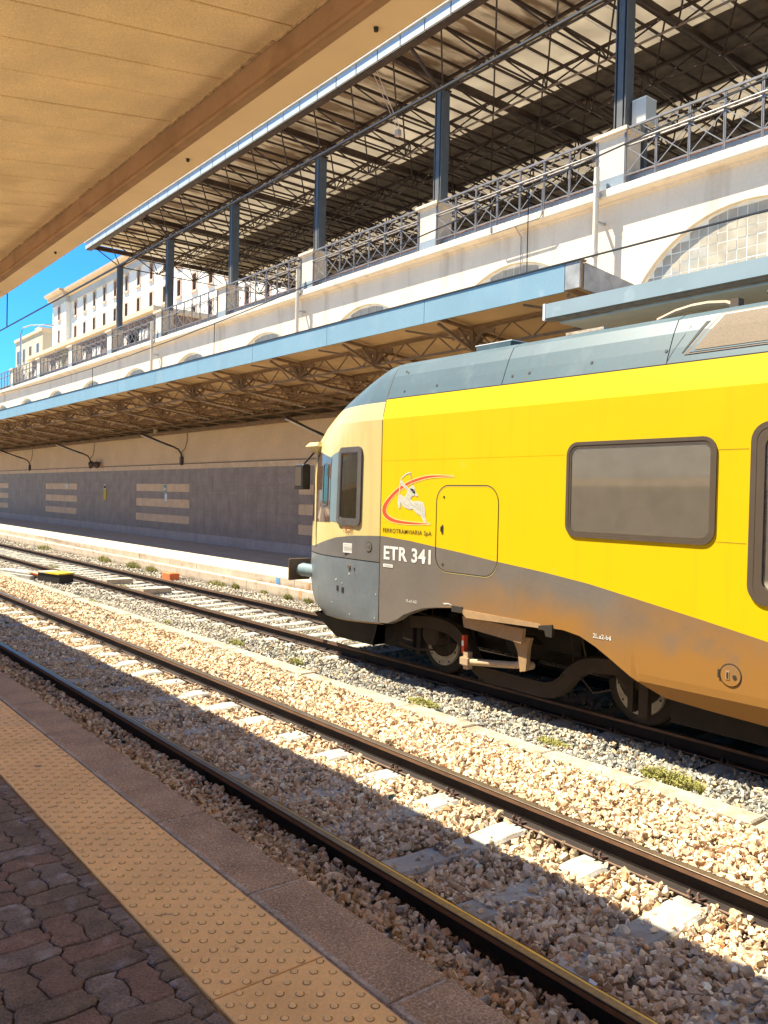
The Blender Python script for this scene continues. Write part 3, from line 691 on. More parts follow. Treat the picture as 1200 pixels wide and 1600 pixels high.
for i, (ya, yb, za, zb) in enumerate(tiles):
    zk = zone((ya + yb) / 2, (za + zb) / 2); px = random.uniform(0, .003)
    if i < 299:
        b = MB(); b.box(WX - .022 - px, WX - .001, ya + .003, yb - .003, za + .003, zb - .003); child(b, 'wall_tile', zk, wall)
    else: stuff.setdefault(zk, MB()).box(WX - .022 - px, WX - .001, ya + .003, yb - .003, za + .003, zb - .003)
for zk, b in stuff.items(): tag(child(b, 'wall_tiling', zk, wall), kind='stuff')
b = MB(); b.box(WX - .021, WX - .001, 62, 140, FZ, 3.30); child(b, 'plain_tiling', 'tile_grey', wall)
b = MB(); b.box(WX + .001, WX + .39, -20, 140, -.5, 3.299); child(b, 'wall_core', 'tile_skirt', wall)
b = MB(); b.box(WX - .035, WX - .001, -20, 140, 3.301, 3.325); child(b, 'tile_ledge', 'truss2', wall)
# arched glass-block windows
for ai, c in enumerate(arc_c):
    w = MB(); w.box(WX + .10, WX + .16, c - AR, c + AR, AZ, AZ + .05)
    for k in range(24):
        a0, a1 = PI * k / 24, PI * (k + 1) / 24
        w.add([(WX + .10, c + AR * math.cos(a0), AZ + AR * math.sin(a0)), (WX + .10, c + AR * math.cos(a1), AZ + AR * math.sin(a1)), (WX + .10, c + (AR - .05) * math.cos(a1), AZ + (AR - .05) * math.sin(a1)), (WX + .10, c + (AR - .05) * math.cos(a0), AZ + (AR - .05) * math.sin(a0))], [(0, 1, 2, 3)])
    win = child(w, 'arched_window', 'blockjoint', wall)
    g = MB(); g.box(WX + .1075, WX + .14, c - AR, c + AR, AZ + .05, AZ + AR); g2 = g.build('mortar_panel', 'blockjoint', win)
    cs = .19; st = MB(); nb = 0
    for iy in range(-14, 14):
        for iz in range(14):
            y0 = c + iy * cs; z0 = AZ + .06 + iz * cs
            far_ = max(abs(y0 - c), abs(y0 + cs - c)); top = z0 + cs
            if math.hypot(far_, top - AZ) > AR + .05: continue
            gy = .012 if iy % 2 == 0 else .006; gz = .012 if iz % 2 == 0 else .006
            q = MB() if ai == 1 else st
            q.bbox(WX + .1115, WX + .121, 0, 0, 0, 0) if False else q.box(WX + .106 - random.uniform(0, .006), WX + .1215, y0 + gy, y0 + cs - .006, z0 + gz, z0 + cs - .006)
            if ai == 1 and y0 < 12 and nb < 290: nb += 1; q.build('glass_block', 'glassblock', win)
            elif ai == 1:
                st.v and None; st.add(q.v, q.f)
    if st.v: tag(st.build('glass_blocks', 'glassblock', win), kind='stuff')

# downpipes
for k, (y, zt, lab) in enumerate(((10.83, 9.02, 'cream downpipe in front of the nearest visible pillar, ending in a pinkish foot'), (22.17, 9.2, 'cream downpipe below the third pillar from the right'), (33.47, 9.3, 'cream downpipe below the fifth pillar, farthest left'))):
    b = MB(); b.tube([(WX - .30, y, 5.9), (WX - .30, y, zt)], .058, 10); b.lathe((WX - .30, y, zt - .35), [(0, .07), (.08, .07)], 'Z', 10); b.lathe((WX - .30, y, 7.2), [(0, .072), (.10, .072)], 'Z', 10)
    d = b.build('downpipe', 'pipe', None, True); tag(d, lab, 'drainpipe', 'downpipes on the station wall')
    b = MB(); b.box(WX - .37, WX - .22, y - .10, y + .08, 6.72, 6.95); b.build('pipe_foot', 'surround', d)
    b = MB(); b.box(WX - .32, WX - .21, y - .075, y + .075, 8.42, 8.47); b.box(WX - .31, WX, y - .03, y + .03, 7.9, 7.94); b.build('pipe_bracket', 'galv', d)
# cable conduit looping on the cornice
b = MB(); b.tube([(WX - .24, 13.9, 8.95), (WX - .24, 13.88, 8.42), (WX - .24, 13.85, 8.38), (WX - .24, 12.4, 8.40), (WX - .24, 12.33, 8.46), (WX - .24, 12.33, 9.0)], .014, 6)
b.tube([(WX - .245, 13.12, 8.39), (WX - .03, 13.12, 8.2), (WX - .02, 13.12, 6.4)], .010, 5)
tag(b.build('cable_conduit', 'railing', None, True), 'thin grey conduit looping over the cornice, its cable hanging down to the blue canopy', 'cable')

# ------------------------------------------------------------------ railings between pillars
RX = WX - .13
def railing(ya, yb, lab):
    r = empty('railing', (RX, (ya + yb) / 2, 8.57)); tag(r, lab, 'railing', 'grey iron railings between the cream pillars')
    n = max(3, round((yb - ya) / .705)); d = (yb - ya) / n; zT, zM, zB = 9.69, 9.36, 8.74
    b = MB(); b.box(RX - .022, RX + .022, ya, yb, zT - .04, zT); child(b, 'top_rail', 'railing', r)
    b = MB(); b.tube([(RX - .03, ya, zM), (RX - .03, yb, zM)], .020, 6); b.tube([(RX + .03, ya, zM - .03), (RX + .03, yb, zM - .03)], .016, 6); child(b, 'middle_rail', 'railing', r)
    b = MB(); b.box(RX - .012, RX + .012, ya, yb, zB - .012, zB + .012); child(b, 'bottom_rail', 'railing', r)
    for k in range(n + 1):
        y = ya + d * k
        b = MB(); b.box(RX - .016, RX + .016, y - .022, y - .006, 8.566, zT - .042); b.box(RX - .016, RX + .016, y + .006, y + .022, 8.566, zT - .042); child(b, 'post', 'railing', r)
    for k in range(n):
        y0, y1 = ya + d * k + .022, ya + d * (k + 1) - .022; ym = (y0 + y1) / 2
        b = MB(); b.bar((RX + .002, y0, zM - .05), (RX + .002, y1, zB + .02), .012, .018); b.bar((RX - .012, y1, zM - .05), (RX - .012, y0, zB + .02), .012, .018)
        b.bar((RX, y0, zM + .03), (RX, ym, zT - .05), .011, .016); b.bar((RX, ym, zT - .05), (RX, y1, zM + .03), .011, .016)
        b.box(RX - .02, RX + .012, ym - .02, ym + .02, (zM + zB) / 2 - .035, (zM + zB) / 2 + .005)
        child(b, 'cross_brace', 'railing', r)
names = ['beyond the right edge', 'at the right edge of the picture', 'between the nearest and second pillar', 'between the second and third pillar', 'between the third and fourth pillar', 'between the fourth and fifth pillar', 'with a black sack behind it', 'between the sixth and seventh pillar', 'between the seventh and eighth pillar', 'between the eighth and ninth pillar', 'farthest left, seen against the sky']
for k in range(1, 11):
    ya, yb = pil[k] + .35, (pil[k + 1] - .35 if k + 1 < len(pil) else pil[k] + 5.3)
    railing(ya, yb, 'grey iron railing with crossed bars, the section ' + names[k])
railing(pil[0] + .35, pil[1] - .35, 'grey iron railing with crossed bars, the section ' + names[0])

# things behind the railing
b = MB(); b.box(14.62, 14.98, 10.17, 10.50, 9.96, 10.44); u = b.build('cabinet', 'boxwhite', None); tag(u, 'white metal box on a grey post behind the railing right of the nearest column', 'cabinet')
b = MB(); b.box(14.76, 14.86, 10.28, 10.38, 8.45, 9.959); b.build('post', 'column', u)
b = MB(); b.box(14.615, 14.985, 10.165, 10.505, 10.441, 10.46); b.build('lid', 'white', u)
b = MB()
pts = [(0, .12), (.04, .22), (.2, .27), (.5, .25), (.68, .19), (.72, .1)]
b.lathe((14.9, 38.0, 8.75), [(t, r) for t, r in pts], 'Z', 12); s = b.build('rubbish_sack', 'black', None, True); tag(s, 'black rubbish sack hanging in a ring behind the railing by the sixth pillar', 'rubbish bag')
b = MB(); b.lathe((14.9, 38.0, 9.46), [(0, .27), (.03, .27)], 'Z', 12); b.box(15.15, 15.2, 37.97, 38.03, 8.45, 9.8); b.build('ring_stand', 'railing', s)

b = MB(); b.box(-12.4, -12, -20, 120, -.5, 2.75); lw = b.build('added_reflection_wall', 'build3', None); tag(lw, 'added unseen wall beyond the near platform for window reflections, brown below and pale above', 'wall')  # added out of view to give the train windows something to reflect
b = MB(); b.box(-12.45, -11.93, -20, 120, 2.751, 3.05); b.build('ledge', 'tile_cream', lw)
b = MB(); b.box(-12.4, -12, -20, 120, 3.051, 5.2); b.build('upper_wall', 'boxwhite', lw)
# ------------------------------------------------------------------ train shed roof: columns and space frame
shed = empty('shed_roof', (17, 15, 8.45)); tag(shed, 'large dark steel space-frame roof on blue-grey columns above the upper station level', 'canopy roof')
CX0, CS, CYE = 14.6, 1.88, 38.9
ZB, ZT = 12.76, 13.74
nodesY = [CYE - CS * j for j in range(0, 25)]           # bottom nodes
nX = 8
cylist = [CYE - 3 * CS * k for k in range(0, 9)]
for k, y in enumerate(cylist):
    for xi, x in enumerate((CX0, CX0 + 6 * CS)):
        b = MB()
        if k == 0: b.tube([(x, y, 8.45), (x, y, ZB)], .15, 12)
        else:
            b.box(x - .13, x + .13, y - .14, y - .115, 8.45, ZB - .02); b.box(x - .13, x + .13, y + .115, y + .14, 8.45, ZB - .02); b.box(x - .015, x + .015, y - .115, y + .115, 8.45, ZB - .02)
            b.box(x - .13, x - .112, y - .07, y + .07, 8.45, ZB - .03)
        c = child(b, 'column', 'column', shed)
        b = MB(); b.box(x - .16, x + .16, y - .17, y + .17, ZB - .02, ZB + .02); b.tube([(x, y, ZB), (x, y, ZB + .06)], .06, 8); b.build('column_head', 'frame', c)
topX = [CX0 - CS / 2 + CS * i for i in range(nX + 1)]; botX = [CX0 + CS * i for i in range(nX)]
topY = [CYE + CS / 2 - CS * j for j in range(0, 26)]
ye = topY[0]; ys_ = topY[-1]
for x in botX:
    b = MB(); b.tube([(x, nodesY[0], ZB), (x, nodesY[-1], ZB)], .028, 6)
    if x == CX0: b.tube([(x - .09, nodesY[0], ZB + .05), (x - .09, nodesY[-1], ZB + .05)], .022, 5)
    child(b, 'bottom_chord', 'frame_rod' if x in (botX[1],) else 'frame', shed)
for x in topX:
    b = MB(); b.bar((x, ye, ZT), (x, ys_, ZT), .065, .075); child(b, 'top_chord', 'frame', shed)
for y in nodesY:
    b = MB(); b.tube([(botX[0], y, ZB), (botX[-1], y, ZB)], .026, 5); child(b, 'cross_chord', 'frame', shed)
for y in topY:
    b = MB(); b.bar((topX[0], y, ZT), (topX[-1], y, ZT), .05, .08); child(b, 'top_cross_chord', 'frame', shed)
for k in range(25 * 3):      # purlins
    y = ye - CS / 3 * k
    if k % 3: 
        b = MB(); b.box(topX[0], topX[-1], y - .02, y + .02, ZT + .03, ZT + .09); child(b, 'purlin', 'frame', shed)
dm = {}
for sx in (-1, 1):
    for sy in (-1, 1):
        b = MB(); b.tube([(0, 0, 0), (sx * CS / 2, sy * CS / 2, ZT - ZB)], .024, 5, cap=False); dm[sx, sy] = b.mesh('diagonal', 'frame')
dl = [(x, y, sx, sy) for x in botX for y in nodesY for sx in (-1, 1) for sy in (-1, 1)]
dl.sort(key=lambda q: math.hypot(q[0], q[1] - 8) if q[1] > 4 else 99)
st = MB()
for i, (x, y, sx, sy) in enumerate(dl):
    if i < 299: link('diagonal', dm[sx, sy], shed, (x - 17, y - 15, ZB - 8.45))
    else: st.tube([(x, y, ZB), (x + sx * CS / 2, y + sy * CS / 2, ZT)], .024, 4, cap=False)
tag(child(st, 'diagonals', 'frame', shed, fix=False), kind='stuff')
# heavy raking beams every column bay, and light tie rods hanging below the inner field
for y in cylist:
    b = MB(); b.bar((topX[0], y + .94, ZT - .02), (topX[-1] + 2, y + .94, ZT + .02), .12, .20); child(b, 'main_beam', 'frame', shed)
for j, y in enumerate(nodesY):
    if 4 < y < 36:
        b = MB(); x = botX[3]
        b.tube([(x, y, ZB - .35), (x + CS, y + CS * .9, ZB)], .014, 4); b.tube([(x, y, ZB - .35), (x, y + CS, ZB)], .014, 4); b.tube([(x, y, ZB - .35), (x, y, ZB)], .030, 5); b.tube([(x, y, ZB - .35), (x - CS, y, ZB)], .014, 4)
        child(b, 'tie_rod', 'frame_rod', shed)
# roof decks
RZ = 13.93
bands = [(13.42, 16.25, 'woodceil'), (16.25, 18.60, 'skylight'), (18.60, 21.75, 'woodshade'), (21.75, 24.1, 'skylight'), (24.1, 29.5, 'woodshade')]
yedge = ye + .25
for xa, xb, m in bands:
    n = 0; y = yedge; step = CS if m != 'skylight' else CS / 3
    while y > ys_:
        y2 = y - step; b = MB()
        if m == 'skylight':
            b.box(xa + .002, xb - .002, y2 + .012, y - .012, RZ, RZ + .02)
        else:
            b.box(xa, xb, y2 + .006, y - .006, RZ - .004 * (n % 2), RZ + .08)
        child(b, 'roof_panel' if m != 'skylight' else 'translucent_sheet', m, shed); y = y2; n += 1
# front gutter: fascia panels and lip
gy = yedge; k = 0
while gy > ys_:
    y2 = gy - CS / 2
    b = MB(); b.box(13.34, 13.40, y2 + .02, gy - .02, 13.62, 13.90); child(b, 'gutter_panel', 'gutter', shed); gy = y2
b = MB(); b.box(13.29, 13.42, ys_, yedge + .02, 13.905, 13.965); child(b, 'gutter_lip', 'guttertop', shed)
b = MB(); b.box(13.402, 13.62, ys_, yedge, 13.58, 13.62); b.box(13.402, 13.42, ys_, yedge, 13.62, 13.90); child(b, 'gutter_back', 'frame', shed)
b = MB(); b.tube([(CX0 - .02, CYE - 3 * CS * 4 + .0, ZB), (CX0 - .55, CYE - 3 * CS * 4 + .0, 13.1), (13.55, CYE - 3 * CS * 4 + .1, 13.6)], .05, 8); b.tube([(CX0 - .02, CYE - 3 * CS * 1, ZB), (CX0 - .4, CYE - 3 * CS, 13.2), (13.55, CYE - 3 * CS + .1, 13.6)], .05, 8); child(b, 'roof_drain', 'frame', shed, True)
b = MB(); b.tube([(13.6, 17.9, 13.6), (14.5, 18.0, 12.4), (14.6, 18.1, 12.2)], .012, 5); b.tube([(13.65, 18.1, 13.6), (14.5, 18.1, 12.4)], .010, 5); b.box(14.45, 14.57, 17.98, 18.12, 12.15, 12.32)
tag(b.build('floodlight', 'surround', None), 'small grey lamp hanging on a cable from the roof edge near the third column', 'lamp')

# ------------------------------------------------------------------ blue platform canopy on the far side
can = empty('platform_canopy', (12, 30, 5.3)); tag(can, 'long canopy with pale blue fascia and brown trusses over the far platform', 'canopy')
FX = 9.79
edges = [7.86, 8.14, 11.32, 14.39, 17.5, 20.4, 23.2] + [23.2 + 2.95 * k for k in range(1, 20)]
for k, (ya, yb) in enumerate(zip(edges, edges[1:])):
    b = MB(); b.box(FX, FX + .03, ya + .006, yb - .006, 5.31 + (.02 if k == 0 else 0), 5.72)
    child(b, 'fascia_panel', 'fasc' if k else 'fascdirty', can)
b = MB(); b.box(FX + .031, FX + .09, 7.87, 79, 5.335, 5.715); child(b, 'fascia_backing', 'truss2', can)
b = MB(); b.box(FX - .015, FX + .14, 7.85, 79.1, 5.722, 5.745); child(b, 'fascia_cap', 'truss2', can)
b = MB(); b.add([(FX + .10, 7.862, 5.32), (FX + 1.6, 7.862, 5.25), (WX - .3, 7.862, 5.2), (WX - .3, 7.862, 5.33), (FX + .10, 7.862, 5.715)], [(0, 1, 2, 3, 4)]); b.add([(FX + .10, 7.90, 5.32), (FX + 1.6, 7.90, 5.25), (WX - .3, 7.90, 5.2), (WX - .3, 7.90, 5.33), (FX + .10, 7.90, 5.715)], [(4, 3, 2, 1, 0)])
child(b, 'end_panel', 'fascdirty', can)
b = MB(); b.prism([(FX + .10, 5.45), (WX - .001, 5.02), (WX - .001, 5.12), (FX + .10, 5.62)], 7.91, 79, 'XZ'); child(b, 'ceiling', 'ceil2', can)
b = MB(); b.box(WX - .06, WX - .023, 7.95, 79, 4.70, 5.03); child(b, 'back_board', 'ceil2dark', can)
b = MB(); b.box(WX - .16, WX - .061, 7.95, 79, 4.52, 4.64); child(b, 'wall_beam', 'truss2', can)
cz = lambda x: 5.45 - (x - FX) * .096 - .02
nodeY = [8.15 + 2.9 * k for k in range(0, 22)]
for xi, (x, dep) in enumerate(((10.75, .34), (12.3, .32), (13.6, .28))):
    zt = cz(x) - .03; zb = zt - dep
    b = MB(); b.bar((x, 8, zt), (x, 74, zt), .05, .05); child(b, 'truss_top_chord', 'truss2', can)
    b = MB(); b.bar((x, 8, zb), (x, 74, zb), .05, .04); child(b, 'truss_bottom_chord', 'truss2', can)
    b = MB(); y = 8.15; s = 0; st_ = 2.9 / 6
    while y < 74:
        b.bar((x, y, zt if s % 2 == 0 else zb), (x, y + st_, zb if s % 2 == 0 else zt), .022, .022); y += st_; s += 1
    tag(child(b, 'truss_web', 'truss2', can), kind='stuff')
for k, y in enumerate(nodeY):
    b = MB(); x0, x1 = FX + .1, WX - .1
    b.bar((x0, y, cz(x0) - .05), (x1, y, cz(x1) - .05), .06, .06); child(b, 'rafter', 'truss2', can)
    b = MB(); b.bar((x0, y, cz(x0) - .14), (10.75, y, cz(10.75) - .42), .05, .05); b.bar((10.75, y, cz(10.75) - .42), (x1, y, 4.66), .05, .05); child(b, 'rafter_bottom_chord', 'truss2', can)
    for x in (10.75, 12.3):
        b = MB(); zt = cz(x) - .03
        b.bar((x, y, zt), (x, y, zt - .40), .09, .09)
        for sy in (-1, 1): b.bar((x, y, zt - .36), (x, y + sy * .30, zt - .02), .045, .045); b.bar((x, y, zt - .36), (x + sy * .36, y, zt - .04), .045, .045); b.bar((x, y, zt - .02), (x, y + sy * .55, zt - .10), .03, .09)
        child(b, 'node_post', 'truss2', can)
    b = MB(); xs = [10.75 + .55 * q for q in range(7)]
    for q, (xa, xb) in enumerate(zip(xs, xs[1:])):
        f = lambda x: cz(10.75) - .42 + (4.66 - cz(10.75) + .42) * (x - 10.75) / (x1 - 10.75)
        za, zb = (cz(xa) - .06, f(xb)) if q % 2 == 0 else (f(xa), cz(xb) - .06)
        b.bar((xa, y, za), (xb, y, zb), .03, .03)
    child(b, 'rafter_web', 'truss2', can)
    b = MB(); b.bar((11.0, y + .4, cz(11) - .30), (13.9, y - 1.9, 4.60), .032, .032, ); b.bar((FX + .1, y + .9, cz(FX) - .15), (12.9, y - 2.0, 4.64), .036, .036); child(b, 'wind_brace', 'truss2', can)
    b = MB(); b.bar((11.0, y + .1, cz(11) - .42), (11.25, y + .0, 4.30), .03, .03) if False else b.bar((10.85, y, cz(11) - .40), (12.6, y - .25, 4.62), .030, .030); child(b, 'tie_rod', 'truss2light', can)
b = MB(); b.prism([(FX + .15, 5.63), (WX - .002, 5.13), (WX - .002, 5.16), (FX + .15, 5.66)], 7.92, 79, 'XZ'); child(b, 'roof_sheet', 'roofsheet', can)
# lower grey canopy at the right
lc = empty('lower_canopy', (10.5, 0, 4.9)); tag(lc, 'lower grey flat canopy in front of the blue one, above the train roof', 'canopy')
b = MB(); b.box(9.20, 9.235, -18, 7.99, 4.80, 5.005); child(b, 'fascia', 'fasc2', lc)
b = MB(); b.box(9.195, 9.24, 7.992, 8.03, 4.775, 5.01); child(b, 'end_trim', 'white', lc)
b = MB(); b.box(9.236, 9.30, -18, 7.98, 4.755, 5.0); child(b, 'drip_groove', 'truss2', lc)
b = MB(); b.box(9.301, WX - .3, -18, 7.83, 4.74, 4.99); child(b, 'deck', 'fascdirty', lc)
b = MB(); b.box(9.25, WX - .31, -18, 7.82, 5.006, 5.02); child(b, 'roof_sheet', 'roofsheet', lc)
b = MB(); b.box(9.31, WX - .31, -18, 7.8, 4.715, 4.739); child(b, 'soffit', 'greysoffit', lc)

# ------------------------------------------------------------------ wall lamps, loudspeaker, signs
LL = ['hidden behind the train nose', 'nearest the train, right of the striped tile panel', 'above the middle of the wall, left of the loudspeaker bracket', 'third from the train, at the left edge of the picture']
for k in range(-1, 4):
    y = 30.9 + 10.5 * k
    lab = 'curved brown lamp arm with white tube, ' + (['whose white tube pokes out beside the train roof', 'nearest fully visible, left of the train', 'the one beside the loudspeaker', 'leftmost one in view', 'far one at the left edge'][k + 1])
    L = empty('wall_lamp', (WX, y, 3.4)); tag(L, lab, 'wall lamp', 'curved lamp arms along the tiled wall')
    b = MB(); b.tube([(WX - .05, y, 3.26), (WX - .05, y, 3.55), (WX - .08, y, 3.72), (WX - .2, y, 3.88), (WX - .45, y, 3.99), (WX - .9, y, 4.12), (WX - 1.75, y, 4.42)], .035, 7); child(b, 'arm', 'lamparm', L, True)
    b = MB(); b.box(WX - .11, WX - .001, y - .07, y + .07, 3.27, 3.6); child(b, 'bracket', 'lamparm', L)
    b = MB(); b.bar((WX - .50, y - .02, 3.97), (WX - 1.75, y - .02, 4.38), .10, .05); child(b, 'lamp_body', 'lamparm', L)
    b = MB(); b.bar((WX - .52, y - .03, 3.935), (WX - 1.75, y - .03, 4.345), .055, .035); child(b, 'tube_light', 'lampwhite', L)
    b = MB(); b.tube([(WX - .12, y - .1, 3.75), (WX - .03, y - .25, 3.9), (WX - .03, y - .42, 4.2), (WX - .03, y - .42, 4.55)], .012, 5); child(b, 'cable', 'lamparm', L)
b = MB(); b.lathe((WX - .25, 40.5, 3.46), [(0, .05), (.1, .10), (.2, .16)], 'Y', 10); b.lathe((WX - .22, 39.9, 3.42), [(-.1, .08), (.14, .17)], 'Y', 10); b.box(WX - .26, WX, 40.15, 40.25, 3.40, 3.56)
tag(b.build('loudspeaker', 'lamparm', None, True), 'pair of dark horn loudspeakers fixed above the tiled wall beside a sooty stain', 'loudspeaker')
b = MB(); b.box(WX - .02, WX - .0005, 39.3, 39.7, 3.5, 4.0) if False else b.lathe((WX - .12, 33.3, 4.62), [(0, .09), (.16, .11)], 'Z', 10); tag(b.build('ceiling_lamp', 'pipe', None, True), 'small round pale lamp under the blue canopy roof near the wall', 'lamp')
def wsign(y0, y1, z0, z1, m, lab, extra=()):
    b = MB(); b.box(WX - .045, WX - .0255, y0, y1, z0, z1); s = b.build('wall_sign', m, None); tag(s, lab, 'sign')
    for (a, c, d, e, mm) in extra:
        q = MB(); q.box(WX - .049, WX - .0455, a, c, d, e); q.build('sign_print', mm, s)
wsign(39.2, 39.55, 1.75, 2.5, 'yellow', 'tall yellow and white sign on the grey tiles between the two striped panels', [(39.21, 39.54, 2.25, 2.49, 'wtext'), (39.25, 39.50, 2.3, 2.42, 'ink')])
wsign(32.35, 32.6, 2.16, 2.5, 'wtext', 'small green and white sign on the top stripe of the nearest complete striped panel', [(32.38, 32.57, 2.36, 2.48, 'green_p'), (32.38, 32.57, 2.18, 2.25, 'green_p')])
wsign(32.25, 32.5, 1.80, 2.12, 'paperw', 'pale notice just below the green sign')
wsign(44.9, 45.2, 2.25, 2.5, 'paperw', 'small white notice on the top stripe of the farther striped panel')

# ------------------------------------------------------------------ overhead wires
def wire(pts, r, lab, drops=()):
    b = MB(); b.tube(pts, r, 5); w = b.build('overhead_wire', 'wire', None); tag(w, lab, 'overhead wire')
    for (x, y, z0, z1) in drops:
        q = MB(); q.tube([(x, y, z0), (x, y, z1)], r * .8, 4); q.build('dropper', 'wire', w)
wire([(3.83, -15, 5.0), (3.83, 120, 5.0)], .012, 'dark contact wire over the nearer track, crossing the blue sky at the left', [(3.83, 15.5, 5.0, 6.4), (3.83, 16.3, 5.0, 6.4)])
wire([(8.11, -15, 5.13), (8.11, 120, 5.13)], .013, 'contact wire over the farther track, running along the top of the blue fascia')
mp = [(8.11, y, 5.62 + .0036 * (y - 25) ** 2 * (.45 if y < 25 else 1.0) if y < 55 else 5.62 + .0036 * (85 - y - 25 + 25) ** 2 * 0 + 2.0) for y in (-15, -8, -2, 3, 5, 7, 10, 13, 16, 20, 25, 30, 35, 40)]
mp = [(8.11, y, 5.63 + .0019 * (y - 25) ** 2) for y in range(-12, 42, 3)] + [(8.11, 60, 7.2), (8.11, 90, 5.9), (8.11, 120, 6.5)]
wire(mp, .011, 'sagging messenger wire rising to the right across the cream wall and cornice', [(8.11, 23.6, 5.13, 5.64), (8.11, 16.15, 5.13, 5.78), (8.11, 7.37, 5.13, 6.2)])

# ------------------------------------------------------------------ near platform canopy overhead
nc = empty('platform_canopy', (0, 10, 4.2)); tag(nc, 'tan boarded canopy ceiling right overhead, with a dark beam and pale soffit along its edge', 'canopy')
BX, SL = 2.105, .15
zc = lambda x: 4.42 - SL * (BX - x)
bw = .3345
b = MB(); L = 8.1 / math.cos(math.atan(SL))
def board_mesh(n):
    b = MB(); x0 = -1.7; 
    for m in range(n):
        y0 = m * bw + .005; y1 = (m + 1) * bw - .005
        c = .004
        b.add([(x0, y0 + c, zc(x0)), (BX, y0 + c, zc(BX)), (BX, y1 - c, zc(BX)), (x0, y1 - c, zc(x0)), (x0, y0, zc(x0) + .004), (BX, y0, zc(BX) + .004), (BX, y1, zc(BX) + .004), (x0, y1, zc(x0) + .004), (x0, y0, zc(x0) + .03), (BX, y0, zc(BX) + .03), (BX, y1, zc(BX) + .03), (x0, y1, zc(x0) + .03)],
              [(3, 2, 1, 0), (0, 1, 5, 4), (2, 3, 7, 6), (4, 5, 9, 8), (6, 7, 11, 10), (1, 2, 6, 5), (5, 6, 10, 9), (8, 9, 10, 11), (3, 0, 4, 7), (7, 4, 8, 11)])
    return b
bm1 = board_mesh(1).mesh('ceiling_board', 'board')
Y0b = 3.43 - bw * 6
for k in range(0, 110): link('ceiling_board', bm1, nc, (0, Y0b + k * bw - 10, -4.2 + random.uniform(-.0015, .0015)))
b = board_mesh(40); b.v = [(x, y + Y0b - 40 * bw, z) for x, y, z in b.v]; tag(child(b, 'ceiling_boards', 'board', nc, fix=False), kind='stuff')
b = board_mesh(60); b.v = [(x, y * 1.5 + Y0b + 110 * bw, z) for x, y, z in b.v]; tag(child(b, 'ceiling_boards', 'board', nc, fix=False), kind='stuff')
yA, yB = -14, 72
b = MB(); b.add([(-1.7, yA, zc(-1.7) + .032), (BX, yA, zc(BX) + .032), (BX, yB, zc(BX) + .032), (-1.7, yB, zc(-1.7) + .032)], [(0, 1, 2, 3)]); child(b, 'shadow_gap_backing', 'boardjoint', nc)
b = MB(); b.prism([(BX + .0, 4.44), (BX + .012, 4.262), (BX + .05, 4.258), (BX + .05, 4.50)], yA, yB, 'XZ'); child(b, 'edge_beam', 'beamdark', nc)
b = MB(); b.prism([(BX + .012, 4.262), (BX + .0, 4.30), (BX - .012, 4.27), (BX - .006, 4.256)], yA, yB, 'XZ'); child(b, 'beam_lip', 'beamdark', nc)
b = MB(); b.box(BX + .0505, 2.335, yA, yB, 4.262, 4.30); b.box(2.30, 2.333, yA, yB, 4.3, 4.62); child(b, 'edge_soffit', 'soffit', nc)
# ragged sealant along the ceiling-beam corner
b = MB(); y = yA
while y < 40:
    l = random.uniform(.08, .5); w = random.uniform(.008, .024)
    b.box(BX - w, BX - .001, y, y + l, zc(BX) - random.uniform(.006, .014), zc(BX) - .001); y += l + (random.uniform(0, .25) if random.random() < .4 else .01)
tag(child(b, 'sealant_strip', 'trimrough', nc), kind='stuff')
b = MB(); b.box(-1.75, 2.334, yA, yB, 4.62, 4.78); child(b, 'roof_deck', 'beamdark', nc)
for (x, y) in ((2.235, 2.95), (2.235, 4.85), (2.24, 7.5), (2.24, 9.4), (2.24, 12.6)):
    b = MB(); b.lathe((x, y, 4.245), [(0, .010), (.02, .012)], 'Z', 8); child(b, 'bolt', 'black', nc)
# canopy posts, far to the left of the view and behind the camera
for y in (-9, 62):
    b = MB(); b.box(-1.5, -1.2, y, y + .3, PZ, 3.85); child(b, 'post', 'column', nc)

# ------------------------------------------------------------------ the train
train = empty('train', (8.11, 5, 0)); tag(train, 'yellow and grey electric passenger train with pale yellow cab, standing on the farther track', 'train')
TC = 8.11; SXx = 6.62
def side(z):     # near side X at height z
    zs = [.30, .42, .55, .60, 3.19, 3.45, 3.60, 3.75, 3.88, 3.94, 3.97, 4.0, 4.015]
    xs = [6.80, 6.70, 6.625, 6.62, 6.62, 6.68, 6.735, 6.795, 6.865, 6.97, 7.15, 7.5, 8.11]
    return float(np.interp(z, zs, xs))
YE = -13.0
GBs = sorted([(8.42, 1.69), (8.34, 1.69), (7.83, 1.66), (7.36, 1.615), (6.92, 1.575), (6.41, 1.52), (5.68, 1.455), (5.11, 1.39), (4.52, 1.295), (3.88, 1.19), (3.31, 1.09), (1.8, .92), (0, .84), (-13, .84)])
def gb(y): return float(np.interp(y, [q[0] for q in GBs], [q[1] for q in GBs]))
BTs = sorted([(8.42, .57), (8.24, .585), (8.04, .66), (7.92, .735), (7.74, .80), (7.55, .86), (7.33, .895), (7.02, .93), (6.99, .905), (6.48, .90), (5.66, .89), (5.41, .895), (5.2, .865), (5.01, .79), (4.8, .68), (4.6, .57), (4.45, .50), (4.29, .43), (3.9, .40), (3.29, .37), (-13, .37)])
def bt(y): return float(np.interp(y, [q[0] for q in BTs], [q[1] for q in BTs]))
WIN = []
DOOR = (2.05, 3.43, 1.46, 2.80)
ysT = sorted(set([q[0] for q in BTs] + [q[0] for q in GBs] + [3.88, 5.33, 2.05, 3.43] + [-12 + k for k in range(13)] + [8.4, 8.1, 8.2, 7.6, 5.3, 4.9, 4.7]))
ysT = [y for y in ysT if -13 <= y <= 8.42]
yel = MB(); gry = MB(); und = MB()
